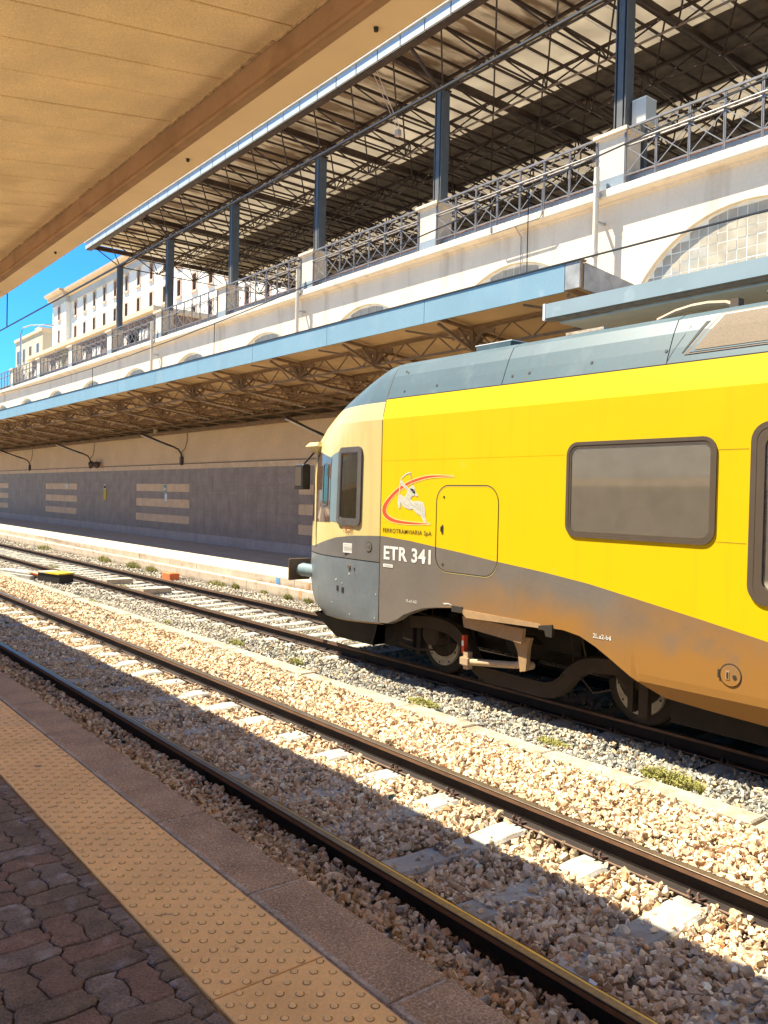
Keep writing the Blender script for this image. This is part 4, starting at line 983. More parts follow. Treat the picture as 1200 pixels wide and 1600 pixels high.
for ya, yb in zip(ysT, ysT[1:]):
    # grey skirt
    for za, zb, t0, t1 in ((bt(ya), bt(yb), 0, 0),):
        lv = [0, .25, .5, .75, 1]
        la = [bt(ya) + (gb(ya) - bt(ya)) * t for t in lv]; lb = [bt(yb) + (gb(yb) - bt(yb)) * t for t in lv]
        if bt(ya) < .56: la = [bt(ya), .55, .62, .8, gb(ya)]
        if bt(yb) < .56: lb = [bt(yb), .55, .62, .8, gb(yb)]
        inwin = any(a - 1e-6 <= ya and yb <= c + 1e-6 for a, c in ((2.05, 3.43),)) 
        for k in range(4):
            gry.quad((side(la[k]), ya, la[k]), (side(lb[k]), yb, lb[k]), (side(lb[k + 1]), yb, lb[k + 1]), (side(la[k + 1]), ya, la[k + 1]))
        # inward return at the bottom edge
        gry.quad((side(bt(ya)) + .10, ya, bt(ya) - .012), (side(bt(yb)) + .10, yb, bt(yb) - .012), (side(bt(yb)), yb, bt(yb)), (side(bt(ya)), ya, bt(ya)))
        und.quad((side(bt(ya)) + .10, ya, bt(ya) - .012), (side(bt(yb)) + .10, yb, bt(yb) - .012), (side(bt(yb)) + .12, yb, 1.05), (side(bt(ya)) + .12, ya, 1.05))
    zl = [None, 1.46, 1.92, 2.70, 2.80, 3.19, 3.45]
    for k in range(len(zl) - 1):
        a0, b0 = (gb(ya), gb(yb)) if k == 0 else (zl[k], zl[k])
        a1, b1 = zl[k + 1], zl[k + 1]
        if k == 0: a1 = max(a1, a0 + .0); b1 = max(b1, b0 + .0)
        if k == 1: a0 = max(a0, gb(ya)); b0 = max(b0, gb(yb))
        if k == 0 and a1 - a0 < 1e-4 and b1 - b0 < 1e-4: continue
        cut = (ya >= 3.88 - 1e-6 and yb <= 5.33 + 1e-6 and k == 2) or (ya >= 2.05 - 1e-6 and yb <= 3.43 + 1e-6 and k in (1, 2, 3))
        if cut: continue
        yel.quad((side(a0), ya, a0), (side(b0), yb, b0), (side(b1), yb, b1), (side(a1), ya, a1))
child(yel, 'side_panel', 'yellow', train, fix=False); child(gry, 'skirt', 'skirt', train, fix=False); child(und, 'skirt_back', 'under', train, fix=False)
# roof: near half, top, far half, split at the panel joints
rz = [3.45, 3.53, 3.60, 3.68, 3.75, 3.82, 3.88, 3.91, 3.94, 3.955, 3.97, 3.985, 4.0, 4.008, 4.015]
prof = [(side(z), z) for z in rz]; prof = prof + [(2 * TC - x, z) for x, z in prof[::-1][1:]]
prof = [p for p in prof]
for (ya, yb) in ((8.42, 6.405), (6.395, 4.365), (4.355, 1.2), (1.19, -3), (-3.01, -8), (-8.01, -13)):
    b = MB()
    for (xa, za), (xb, zb) in zip(prof, prof[1:]): b.quad((xa, ya, za), (xb, ya, zb), (xb, yb, zb), (xa, yb, za))
    r = child(b, 'roof_panel', 'roofgrey', train, fix=True)
    for p in r.data.polygons: p.use_smooth = True
b = MB(); bp = [(x + (.012 if x < TC else -.012), z - .012) for x, z in prof]
for (xa, za), (xb, zb) in zip(bp, bp[1:]): b.quad((xa, 8.42, za), (xb, 8.42, zb), (xb, -13, zb), (xa, -13, za))
child(b, 'roof_shell', 'seam', train)
# far side, end, floor
b = MB(); F = 2 * TC
b.quad((F - 6.62, -13, .4), (F - 6.62, -13, 3.19), (F - 6.62, 8.42, 3.19), (F - 6.62, 8.42, .4)); b.quad((F - 6.62, -13, 3.19), (F - 6.68, -13, 3.45), (F - 6.68, 8.42, 3.45), (F - 6.62, 8.42, 3.19))
b.add([(6.62, -13, .4), (F - 6.62, -13, .4), (F - 6.62, -13, 3.45), (F - 7.2, -13, 4.0), (7.2, -13, 4.0), (6.62, -13, 3.45)], [(0, 1, 2, 3, 4, 5)])
child(b, 'far_side', 'yellow', train)
b = MB(); b.box(6.78, F - 6.78, -13, 8.5, .95, 1.05); child(b, 'floor', 'inner', train)
b = MB(); b.box(6.9, F - 6.75, -13, 4.35, .16, .94); child(b, 'equipment_case', 'under', train)  # enlarged to block light passing under the train
b = MB(); b.box(8.3, 8.34, -12.9, 8.3, 1.06, 3.9); child(b, 'interior_partition', 'inner', train)
for y in (5.0, 4.15):
    b = MB(); b.box(6.95, 7.4, y - .06, y + .06, 1.4, 2.02); b.lathe((6.95, y, 2.02), [(.05, .10), (.4, .10)], 'X', 12); child(b, 'seat_back', 'seat', train)
# belt joints and hatch outline, slightly proud dark beads
def rrect(y0, y1, z0, z1, r, n=6):
    pts = []
    for cy_, cz_, a0 in ((y1 - r, z1 - r, 0), (y0 + r, z1 - r, PI / 2), (y0 + r, z0 + r, PI), (y1 - r, z0 + r, 3 * PI / 2)):
        for k in range(n + 1): a = a0 + PI / 2 * k / n; pts.append((cy_ + r * math.cos(a), cz_ + r * math.sin(a)))
    return pts
def ring(b, outer, inner, x0, x1):
    n = len(outer)
    vs = [(x1, y, z) for y, z in outer] + [(x0, y, z) for y, z in outer] + [(x0, y, z) for y, z in inner] + [(x1 + .002, y, z) for y, z in inner]
    fs = []
    for k in range(n):
        j = (k + 1) % n
        fs += [(k, j, n + j, n + k), (n + k, n + j, 2 * n + j, 2 * n + k), (2 * n + k, 2 * n + j, 3 * n + j, 3 * n + k)]
    b.add(vs, fs)
def frame(name, y0, y1, z0, z1, r, w, proud, m, par, m2=None):
    b = MB(); ring(b, rrect(y0, y1, z0, z1, r), rrect(y0 + w, y1 - w, z0 + w, z1 - w, max(.01, r - w)), SXx - proud * .45, SXx - .001); f = child(b, name, m, par, True); return f
f1 = frame('window', 3.80, 5.41, 1.84, 2.78, .13, .035, .030, 'gasket', train)
b = MB(); ring(b, rrect(3.836, 5.374, 1.876, 2.744, .095), rrect(3.858, 5.352, 1.898, 2.722, .08), SXx - .009, SXx + .02); b.build('inner_gasket', 'gasket', f1, True)
b = MB(); pts = rrect(3.85, 5.36, 1.89, 2.73, .07); b.add([(SXx - .003, y, z) for y, z in pts], [tuple(range(len(pts)))]); b.build('pane', 'dustglass', f1)
f2 = frame('door', 1.98, 3.50, 1.38, 2.88, .16, .05, .032, 'gasket', train)
b = MB(); ring(b, rrect(2.03, 3.45, 1.43, 2.83, .11), rrect(2.10, 3.38, 1.50, 2.76, .09), SXx - .012, SXx + .02); b.build('door_gasket', 'gasket', f2, True)
b = MB(); pts = rrect(2.08, 3.40, 1.48, 2.78, .09); b.add([(SXx + .006, y, z) for y, z in pts], [tuple(range(len(pts)))]); b.build('pane', 'dustglass', f2)
for (a, c) in ((-1.6, .9), (-4.6, -2.2), (-8.2, -5.8), (-11.6, -9.2)):   # windows of the rest of the coach, outside the picture
    f3 = frame('window', a, c, 1.84, 2.78, .13, .05, .030, 'gasket', train)
    b = MB(); pts = rrect(a + .04, c - .04, 1.88, 2.74, .08); b.add([(SXx - .008, y, z) for y, z in pts], [tuple(range(len(pts)))]); b.build('pane', 'cabglass', f3)
def seam_line(pts, w=.007, name='panel_seam', par=None, m='seam', x=None):
    b = MB()
    for (ya, za), (yb, zb) in zip(pts, pts[1:]):
        d = Vector((yb - ya, zb - za)); L_ = d.length or 1; nx, nz = -d.y / L_ * w / 2, d.x / L_ * w / 2
        xo = (lambda z: (side(z) if x is None else x) - .0022)
        b.quad((xo(za), ya - nx, za - nz), (xo(zb), yb - nx, zb - nz), (xo(zb), yb + nx, zb + nz), (xo(za), ya + nx, za + nz))
    return child(b, name, m, par or train)
h = rrect(6.34, 7.35, 1.335, 2.345, .20, 8); hs = seam_line(h + [h[0]], .012, 'hatch_joint')
seam_line([(y - .004, z - .009) for y, z in h + [h[0]]], .004, 'hatch_edge', m='glow')
for (y, z) in ((7.22, 2.21), (7.22, 1.42)):
    b = MB(); b.lathe((SXx - .006, y, z), [(0, .013), (.005, .016)], 'X', 8); b.build('hatch_screw', 'ink', hs)
b = MB(); b.box(SXx - .008, SXx - .002, 7.225, 7.245, 1.78, 1.88); b.box(SXx - .012, SXx - .002, 7.25, 7.262, 1.80, 1.86); b.build('hatch_latch', 'seam', hs)
zs_ = [.60, 1.2, 3.19, 3.3, 3.45, 3.62, 3.8, 3.93, 3.985, 4.01]
seam_line([(8.42, z) for z in np.linspace(.58, 4.0, 30)], .012, 'cab_joint')
seam_line([(y, 3.452) for y in (8.42, 0, -13)], .010, 'roof_joint')
seam_line([(y, 1.875) for y in (3.79, 3.52)] , .003, 'belt_joint'); seam_line([(8.40, 2.66), (5.43, 2.66)], .0035, 'belt_joint', m='yellow')
seam_line([(y, gb(y) * 0 + 2.66) for y in (3.79, 3.52)], .003, 'belt_joint')
for (y, z) in ((8.15, 3.78), (8.1, 3.53), (7.5, 3.55), (6.27, 3.54), (6.03, 3.55), (5.22, 3.57), (4.39, 3.58), (8.2, 3.80)):
    b = MB(); x = side(z); nrm = Vector((-(side(z + .02) - side(z - .02)) * 0 - .93, 0, .37)); 
    b.lathe((0, 0, 0), [(-.004, .016), (.001, .018)], 'X', 10)
    o = child(b, 'roof_bolt', 'seam', train); o.rotation_euler = (0, -math.atan2(side(z + .03) - side(z - .03), .06) * -1, 0)
    q = Matrix.Rotation(math.atan2(side(z + .03) - side(z - .03), .06), 4, 'Y')
    for v in o.data.vertices: v.co = q @ v.co + Vector((x - .001, y, z))
    o.rotation_euler = (0, 0, 0)
# tilted grille panel on the roof shoulder, slot and edge trims
def roofpt(y, z, off=.0): return (side(z) - off * .9, y, z + off * .4)
def roof_poly(name, pts, m, off, par, sub=5):
    b = MB()   # pts: left edge bottom/top, right edge bottom/top, subdivided along z to follow the curve
    (yl0, z0), (yl1, z1), (yr0, _), (yr1, _2) = pts
    for k in range(sub):
        t0, t1 = k / sub, (k + 1) / sub; za = z0 + (z1 - z0) * t0; zb = z0 + (z1 - z0) * t1
        b.quad(roofpt(yl0 + (yl1 - yl0) * t0, za, off), roofpt(yr0 + (yr1 - yr0) * t0, za, off), roofpt(yr0 + (yr1 - yr0) * t1, zb, off), roofpt(yl0 + (yl1 - yl0) * t1, zb, off))
    return child(b, name, m, par)
g1 = roof_poly('roof_grille_frame', [(4.20, 3.52), (3.93, 3.88), (1.3, 3.52), (1.3, 3.88)], 'bufplate', .006, train)
g2 = roof_poly('grille_rim', [(4.15, 3.535), (3.92, 3.865), (1.33, 3.535), (1.33, 3.865)], 'roofgrey', .010, g1)
M['grille'] = mat('tan_grille_mesh', (.20, .15, .10), .9, var=.05, vs=3, fine=.3, fs=160)
g3 = roof_poly('grille_mesh', [(4.10, 3.55), (3.89, 3.85), (1.36, 3.55), (1.36, 3.85)], 'grille', .014, g1)
for o in (g2, g3): o.matrix_parent_inverse = Matrix.Identity(4)
roof_poly('roof_slot', [(4.225, 3.54), (4.06, 3.82), (4.212, 3.54), (4.02, 3.82)], 'seam', .004, train)
seam_line([(4.36, 3.46), (4.33, 3.55), (4.25, 3.70), (4.20, 3.80)], .006, 'panel_seam')
# roof gear
b = MB(); b.box(7.15, 7.5, 6.72, 7.28, 3.98, 4.045); child(b, 'roof_box', 'roofgrey', train)
b = MB(); b.box(7.148, 7.152, 6.70, 7.30, 4.046, 4.055); b.box(7.15, 7.5, 6.70, 7.30, 4.046, 4.055); child(b, 'roof_box_lid', 'white', train)
b = MB(); b.box(7.2, 7.5, 5.45, 5.95, 4.0, 4.03); child(b, 'roof_box', 'kerb', train)
b = MB(); b.tube([(7.2, 4.8, 3.99), (7.22, 4.62, 4.05), (7.23, 4.45, 4.075), (7.25, 4.3, 4.08), (7.3, 4.15, 4.07), (7.3, 4.08, 4.04)], .028, 8); child(b, 'roof_hose', 'damper', train, True)
b = MB(); b.box(7.25, 7.35, 4.00, 4.08, 4.0, 4.09)
for q in range(5): b.tube([(7.3, 3.62 - q * .09, 4.0), (7.3, 3.60 - q * .09, 4.13 + (q % 2) * .03)], .022, 6)
b.tube([(7.3, 3.75, 4.10), (7.3, 3.2, 4.13)], .02, 6); child(b, 'insulator', 'bufplate', train)

# cab shell -----------------------------------------------------------
CP = [(6.62, 8.42), (6.622, 8.7), (6.635, 9.0), (6.66, 9.25), (6.695, 9.5), (6.74, 9.72), (6.80, 9.95), (6.87, 10.17), (6.95, 10.38), (7.04, 10.58), (7.16, 10.77), (7.32, 10.93), (7.52, 11.04), (7.80, 11.11), (8.11, 11.13)]
def cr(P, n=3):
    out = []; P = [np.array(p) for p in P]
    for i in range(len(P) - 1):
        p0 = P[max(i - 1, 0)]; p1 = P[i]; p2 = P[i + 1]; p3 = P[min(i + 2, len(P) - 1)]
        for k in range(n):
            t = k / n; out.append(.5 * ((2 * p1) + (-p0 + p2) * t + (2 * p0 - 5 * p1 + 4 * p2 - p3) * t * t + (-p0 + 3 * p1 - 3 * p2 + p3) * t ** 3))
    out.append(P[-1]); return [tuple(q) for q in out]
CPd = cr(CP, 3); NU = len(CPd)
def gfac(z): return float(np.interp(z, [.42, .55, .7, .9, 1.1, 1.32, 2.6, 2.9, 3.05, 3.2, 3.35, 3.5, 3.62, 3.72, 3.80, 3.88, 3.95, 4.0, 4.015], [.90, .96, 1.0, 1.02, 1.025, 1.02, 1.0, .97, .925, .85, .77, .67, .57, .47, .37, .25, .12, .03, 0.0]))
def cabpt(u, z, off=0.):
    x, y = CPd[u] if isinstance(u, int) else (float(np.interp(u, range(NU), [q[0] for q in CPd])), float(np.interp(u, range(NU), [q[1] for q in CPd])))
    s = side(z); g = gfac(z); X = s + (x - 6.62) * (TC - s) / (TC - 6.62); Y = 8.42 + (y - 8.42) * g
    if off:
        a = cabpt(max(u - .5, 0), z); c = cabpt(min(u + .5, NU - 1), z); tx, ty = c[0] - a[0], c[1] - a[1]; n_ = math.hypot(tx, ty) or 1
        X -= ty / n_ * off; Y += tx / n_ * off
    return (X, Y, z)
CPy = [q[1] for q in CPd]
def u_at(y): return float(np.interp(y, CPy, range(NU)))
def lowline(u): return float(np.interp(CPy[u], [8.42, 8.65, 9.26, 10.0, 10.5, 11.13], [1.345, 1.345, 1.345, 1.335, 1.335, 1.34]))
def bandline(u): return float(np.interp(CPy[u], [8.42, 9.0, 9.5, 9.95, 10.4, 11.13], [1.69, 1.665, 1.615, 1.53, 1.44, 1.41]))
def cabstrip(name, m, lo, hi, nz, mirror=True, u0=0, u1=None, par=None):
    b = MB(); u1 = u1 or NU - 1
    for sgn in ((0, 1) if mirror else (0,)):
        V = []
        for u in range(u0, u1 + 1):
            a, c = lo(u), hi(u)
            for k in range(nz + 1):
                p = cabpt(u, a + (c - a) * k / nz); V.append(p if not sgn else (2 * TC - p[0], p[1], p[2]))
        F_ = []
        for u in range(u1 - u0):
            for k in range(nz):
                q = (u * (nz + 1) + k, (u + 1) * (nz + 1) + k, (u + 1) * (nz + 1) + k + 1, u * (nz + 1) + k + 1); F_.append(q[::-1] if not sgn else q)
        b.add(V, F_)
    o = b.build(name, m, None, False, fix=False); o.parent = train; o.matrix_parent_inverse = Matrix.Translation(-train.location)
    for p in o.data.polygons: p.use_smooth = True
    return o
cone = lambda v: (lambda u: v)
cabbot = lambda u: float(np.interp(CPy[u], [8.42, 9.3, 10.2, 11.13], [.57, .50, .44, .42]))
cab = cabstrip('nose_panel', 'cabgrey', cabbot, lambda u: lowline(u) - .006, 6)
cabstrip('dark_band', 'darkband', lambda u: lowline(u) + .006, bandline, 4)
cabstrip('cab_shell', 'cream', bandline, cone(3.19), 10)
cabstrip('cab_brow', 'cream', cone(3.19), cone(3.42), 4)
cabstrip('cab_roof', 'roofgrey', cone(3.42), cone(4.0149), 14)
b = MB()       # dark liner behind the joints
for u in range(NU - 1):
    for sgn in (0, 1):
        q = [cabpt(u, lowline(u) - .03, -.02), cabpt(u + 1, lowline(u + 1) - .03, -.02), cabpt(u + 1, lowline(u + 1) + .03, -.02), cabpt(u, lowline(u) + .03, -.02)]
        if sgn: q = [(2 * TC - x, y, z) for x, y, z in q]
        b.quad(*q)
child(b, 'joint_liner', 'seam', train)
# chin return under the nose
b = MB()
for u in range(NU - 1):
    for sgn in (0, 1):
        q = [cabpt(u, cabbot(u)), cabpt(u + 1, cabbot(u + 1)), (*[c for c in cabpt(u + 1, cabbot(u + 1), -.10)[:2]], cabbot(u + 1) - .035), (*[c for c in cabpt(u, cabbot(u), -.10)[:2]], cabbot(u) - .035)]
        if sgn: q = [(2 * TC - x, y, z) for x, y, z in q]
        b.quad(*q)
child(b, 'chin_lip', 'sill', train)
b = MB()
for u in range(NU - 1):
    a = cabpt(u, cabbot(u), -.10); c = cabpt(u + 1, cabbot(u + 1), -.10)
    b.add([(a[0], a[1], a[2] - .035), (c[0], c[1], c[2] - .035), (TC, c[1], c[2]), (TC, a[1], a[2])], [(0, 1, 2, 3)]); b.add([(2 * TC - a[0], a[1], a[2] - .035), (2 * TC - c[0], c[1], c[2] - .035), (TC, c[1], c[2]), (TC, a[1], a[2])], [(0, 1, 2, 3)])
child(b, 'nose_floor', 'under', train)
def patch(name, m, y0, y1, z0, z1, off, par=train, ny=10, nz=4, shape=None, x_round=0):
    b = MB(); V = []
    for i in range(ny + 1):
        y = y0 + (y1 - y0) * i / ny
        for k in range(nz + 1):
            z = z0 + (z1 - z0) * k / nz; yy = y
            if shape: yy, z = shape(i / ny, k / nz)
            V.append(cabpt(u_at(yy), z, off))
    b.add(V, [(i * (nz + 1) + k, (i + 1) * (nz + 1) + k, (i + 1) * (nz + 1) + k + 1, i * (nz + 1) + k + 1) for i in range(ny) for k in range(nz)])
    o = child(b, name, m, par) if par is train else b.build(name, m, par)
    for p in o.data.polygons: p.use_smooth = True
    return o
def rr_patch(name, m, y0, y1, z0, z1, r, off, par=train, thick=0, inner=None, m2=None):
    """rounded panel following the cab surface (fan of rows)"""
    b = MB(); pts = rrect(y0, y1, z0, z1, r, 5); top = [cabpt(u_at(y), z, off) for y, z in pts]; n = len(pts)
    if inner is None:
        b.add(top, [tuple(range(n))])
        if thick: b.add(top + [cabpt(u_at(y), z, off - thick) for y, z in pts], [(k, (k + 1) % n, n + (k + 1) % n, n + k) for k in range(n)])
    else:
        w = inner; pin = rrect(y0 + w, y1 - w, z0 + w, z1 - w, max(.01, r - w), 5); tin = [cabpt(u_at(y), z, off) for y, z in pin]
        b.add(top + tin, [(k, (k + 1) % n, n + (k + 1) % n, n + k) for k in range(n)])
        b.add(top + [cabpt(u_at(y), z, 0) for y, z in pts], [(k, (k + 1) % n, n + (k + 1) % n, n + k) for k in range(n)])
        b.add(tin + [cabpt(u_at(y), z, off - .03) for y, z in pin], [(k, (k + 1) % n, n + (k + 1) % n, n + k) for k in range(n)])
    return child(b, name, m, par) if par is train else b.build(name, m, par)
# grey-blue surround sweeping forward from the side window
patch('window_surround', 'bluepaint', 9.3, 10.05, 1.83, 2.80, .004, shape=lambda s, t: (9.28 + .50 * s, 1.82 + .02 * s + (1.0 - .10 * s ** 2) * t))
cw = rr_patch('cab_side_window', 'cabframe', 8.84, 9.46, 1.80, 2.86, .09, .026, inner=.075)
rr_patch('window_gasket', 'cabframe', 8.905, 9.40, 1.865, 2.80, .06, .020, par=cw, inner=.03)
patch('pane', 'cabglass', 8.925, 9.385, 1.885, 2.775, .010, par=cw, ny=8, nz=2)
b = MB()
for (y, z) in ((9.02, 1.84), (9.27, 1.84)): b.lathe(cabpt(u_at(y), z, .018), [(-.004, .012), (.004, .012)], 'X', 8)
b.build('window_catch', 'black', cw)
ws = patch('windshield', 'windshield', 10.0, 11.12, 1.86, 2.84, .008, ny=16, nz=8, shape=lambda s, t: (9.72 + 1.40 * s, 1.80 + .03 * (1 - s) + (.90 + .12 * min(1, s * 2.5)) * t))
qw = rr_patch('quarter_window', 'cabframe', 9.80, 10.02, 2.05, 2.66, .05, .016, inner=.022); patch('pane', 'cabglass', 9.815, 10.005, 2.07, 2.64, .010, par=qw, ny=4, nz=2)
# yellow brow light housing and mirror camera
b = MB()
c0 = cabpt(u_at(10.35), 2.93, 0)
b.add([(6.90, 10.30, 2.985), (6.90, 10.54, 2.985), (7.12, 10.58, 2.985), (7.12, 10.25, 2.985), (6.86, 10.28, 2.925), (6.86, 10.60, 2.925), (7.15, 10.64, 2.925), (7.15, 10.2, 2.925), (6.93, 10.36, 2.82), (6.96, 10.50, 2.82), (7.12, 10.5, 2.82), (7.12, 10.3, 2.82)],
      [(0, 1, 2, 3), (0, 4, 5, 1), (1, 5, 6, 2), (2, 6, 7, 3), (3, 7, 4, 0), (4, 8, 9, 5), (5, 9, 10, 6), (6, 10, 11, 7), (7, 11, 8, 4), (8, 11, 10, 9)])
child(b, 'lamp_housing', 'cream', train)
patch('windshield_pillar', 'cream', 10.42, 10.52, 1.86, 2.84, .012, ny=3, nz=8, shape=lambda s, t: (10.30 + .07 * s * (1 + 1.2 * t) + .10 * t, 1.45 + 1.40 * t))
b = MB(); mp_ = [(6.95, 10.5, 2.83), (6.92, 10.6, 2.74), (6.90, 10.70, 2.66)]; b.tube(mp_, .014, 6); mirror_arm = child(b, 'mirror_arm', 'black', train)
b = MB(); b.bbox(6.84, 6.98, 10.62, 10.86, 2.28, 2.67, .02); mir = child(b, 'mirror', 'black', train)
mod = mir.modifiers.new('bevel', 'BEVEL'); mod.width = .03; mod.segments = 3
b = MB(); b.box(6.835, 6.84, 10.66, 10.83, 2.33, 2.62); b.build('mirror_rim', 'gasket', mir)
# buffer
for sx, nm in ((7.10, 0), (2 * TC - 7.10, 1)):
    b = MB(); b.lathe((sx, 10.45, 1.03), [(0, .10), (.48, .10), (.5, .105), (.52, .085), (.60, .085)], 'Y', 20); bu = child(b, 'buffer', 'buffer', train, True)
    b = MB(); b.box(sx - .20, sx + .20, 11.05, 11.09, .86, 1.20); pl = b.build('buffer_plate', 'bufplate', bu); md = pl.modifiers.new('bevel', 'BEVEL'); md.width = .03; md.segments = 2
# nose panel details
b = MB()
for (y, z) in ((9.42, .915), (9.27, .905)): p0 = cabpt(u_at(y), z, .004); b.box(p0[0] - .004, p0[0] + .002, y - .03, y + .03, z - .035, z + .035)
child(b, 'socket', 'black', train)
b = MB(); p0 = cabpt(u_at(9.09), 1.235, .002); b.lathe(p0, [(-.012, .028), (.004, .034)], 'X', 12); p0 = cabpt(u_at(8.97), 1.225, .002); b.lathe(p0, [(-.008, .016), (.004, .018)], 'X', 10); child(b, 'nose_plug', 'bufplate', train)
b = MB()
for (y, z, r) in ((9.09, 1.14, .014), (9.45, 1.03, .014), (9.28, 1.0, .009), (8.50, .62, .008), (8.48, .93, .008), (9.1, .60, .008), (9.6, .70, .007)): b.lathe(cabpt(u_at(y), z, .003), [(-.003, r), (.002, r)], 'X', 8)
child(b, 'rivet', 'silver', train)
b = MB()
n = 20; c0 = (8.655, 1.535)
b.lathe((SXx - .004, *c0), [(0, .068), (.004, .068)], 'X', 24); cc = child(b, 'round_cover', 'seam', train)
b = MB(); b.lathe((SXx - .0065, *c0), [(0, .060), (.003, .060)], 'X', 24); b.build('cover_disc', 'darkband', cc)
b = MB(); b.lathe((SXx - .009, c0[0] + .01, c0[1]), [(0, .014), (.003, .014)], 'X', 10); b.box(SXx - .009, SXx - .0065, c0[0] - .035, c0[0] - .015, c0[1] - .018, c0[1] + .018); b.build('cover_lock', 'bufplate', cc)
b = MB(); b.lathe((SXx - .004, 3.625, .765), [(0, .098), (.004, .098)], 'X', 28); cc = child(b, 'filler_cap', 'seam', train)
b = MB(); b.lathe((SXx - .0075, 3.622, .762), [(0, .089), (.003, .089)], 'X', 28); b.build('cap_disc', 'skirt', cc)
b = MB(); b.box(SXx - .011, SXx - .0076, 3.63, 3.665, .725, .80); b.build('cap_slot_rim', 'sill', cc)
b = MB(); b.box(SXx - .014, SXx - .0111, 3.64, 3.655, .738, .787); b.lathe((SXx - .012, 3.585, .755), [(0, .018), (.004, .018)], 'X', 10); b.box(SXx - .012, SXx - .0076, 3.715, 3.735, .73, .80); b.build('cap_slot', 'seam', cc)
# underframe ----------------------------------------------------------
def lower(pts, t0, t1, z_t, name, m, x0, x1): pass
for cy_ in (7.88, 4.93):
    for wx in (7.36, 2 * TC - 7.36):
        b = MB(); b.lathe((wx - .06, cy_, .36), [(0, .40), (.01, .42), (.09, .42), (.10, .45), (.13, .45)], 'X', 36); w_ = child(b, 'wheel', 'wheel', train, True)
        if wx < TC:
            b = MB(); b.lathe((wx - .10, cy_, .33), [(0, .285), (.035, .29)], 'X', 36); d_ = b.build('brake_disc', 'disc', w_, True)
            b = MB(); b.lathe((wx - .118, cy_ - .01, .43), [(0, .27), (.014, .27)], 'X', 24)
            for a in range(9): b.lathe((wx - .108, cy_ + .255 * math.cos(a * .7), .33 + .255 * math.sin(a * .7)), [(0, .012), (.006, .012)], 'X', 6)
            b.build('disc_hub', 'under_l', w_)
    b = MB(); b.tube([(7.2, cy_, .36), (9.0, cy_, .36)], .08, 10); child(b, 'axle', 'under', train)
    b = MB(); b.lathe((6.98, cy_ - .05, .48), [(0, .10), (.02, .15), (.28, .17)], 'X', 16); child(b, 'axle_box', 'under_l', train, True)
    for q in (-.33, .30):
        b = MB(); b.lathe((7.12, cy_ + q, .40), [(0, .075), (.36, .075)], 'Z', 12)
        for r_ in range(6): b.lathe((7.12, cy_ + q, .42 + r_ * .055), [(0, .095), (.022, .095)], 'Z', 12)
        child(b, 'spring', 'under', train)
def swept(path, hw, x0, x1):
    b = MB(); up = []; dn = []
    for i, (y, z) in enumerate(path):
        a = path[max(i - 1, 0)]; c = path[min(i + 1, len(path) - 1)]; dy, dz = c[0] - a[0], c[1] - a[1]; L_ = math.hypot(dy, dz); up.append((y - dz / L_ * hw, z + dy / L_ * hw)); dn.append((y + dz / L_ * hw, z - dy / L_ * hw))
    poly = up + dn[::-1]; n = len(path)
    V = [(x0, *p) for p in up] + [(x0, *p) for p in dn] + [(x1, *p) for p in up] + [(x1, *p) for p in dn]
    F_ = []
    for i in range(n - 1): F_ += [(i, i + 1, n + i + 1, n + i), (2 * n + i, 3 * n + i, 3 * n + i + 1, 2 * n + i + 1), (i, 2 * n + i, 2 * n + i + 1, i + 1), (n + i, n + i + 1, 3 * n + i + 1, 3 * n + i)]
    F_ += [(0, n, 3 * n, 2 * n), (n - 1, 3 * n - 1, 4 * n - 1, 2 * n - 1)]
    b.add(V, F_); return b
fp_ = cr([(8.12, .60), (7.7, .64), (7.35, .60), (7.12, .46), (6.98, .28), (6.80, .17), (6.5, .155), (6.1, .15), (5.82, .16), (5.66, .25), (5.52, .40), (5.3, .52), (4.9, .56), (4.6, .52)], 4)
child(swept([p for p in fp_], .075, 6.90, 7.02), 'bogie_frame', 'under_l', train, True)
fq = [(y, z + .085) for y, z in fp_ if 5.6 < y < 7.0]
child(swept(fq, .010, 6.885, 6.90), 'frame_rib', 'under_l', train)
b = MB(); b.lathe((7.35, 6.35, .42), [(0, .30), (.05, .36), (.18, .38), (.26, .30), (.30, .38), (.40, .36), (.46, .30)], 'Z', 24); child(b, 'air_spring', 'under', train, True)
b = MB(); b.tube([(6.84, 6.93, .29), (6.84, 6.22, .375)], .040, 12); b.tube([(6.84, 6.22, .375), (6.84, 6.12, .42)], .040, 12); b.tube([(6.84, 6.12, .42), (6.84, 6.06, .40)], .022, 8); dmp = child(b, 'yaw_damper', 'damper', train, True)
b = MB(); b.box(6.80, 6.88, 6.95, 7.02, .20, .40); b.box(6.78, 6.90, 6.93, 7.06, .255, .335); b.lathe((6.79, 7.0, .295), [(0, .06), (.1, .06)], 'X', 14); b.build('damper_bracket', 'damper', dmp); b = MB(); b.lathe((6.79, 6.04, .40), [(0, .045), (.1, .045)], 'X', 12); b.build('damper_eye', 'damper', dmp)
b = MB(); b.prism([(6.22, .72), (5.95, .72), (5.98, .62), (6.0, .36), (6.08, .34), (6.12, .55)], 6.74, 6.80, 'YZ'); child(b, 'damper_arm', 'sill', train)
b = MB(); b.prism([(6.93, .84), (6.0, .82), (6.02, .66), (6.90, .715)], 6.68, 6.735, 'YZ'); child(b, 'lower_sill', 'sill', train)
b = MB(); b.prism([(7.02, .915), (6.9, .80), (6.85, .79), (5.62, .84), (5.62, .885), (6.98, .90)], 6.60, 6.64, 'YZ') if False else b.prism([(7.04, .955), (6.86, .955), (6.86, .885), (7.04, .885)], 6.608, 6.63, 'YZ'); child(b, 'jacking_pad', 'seam', train)
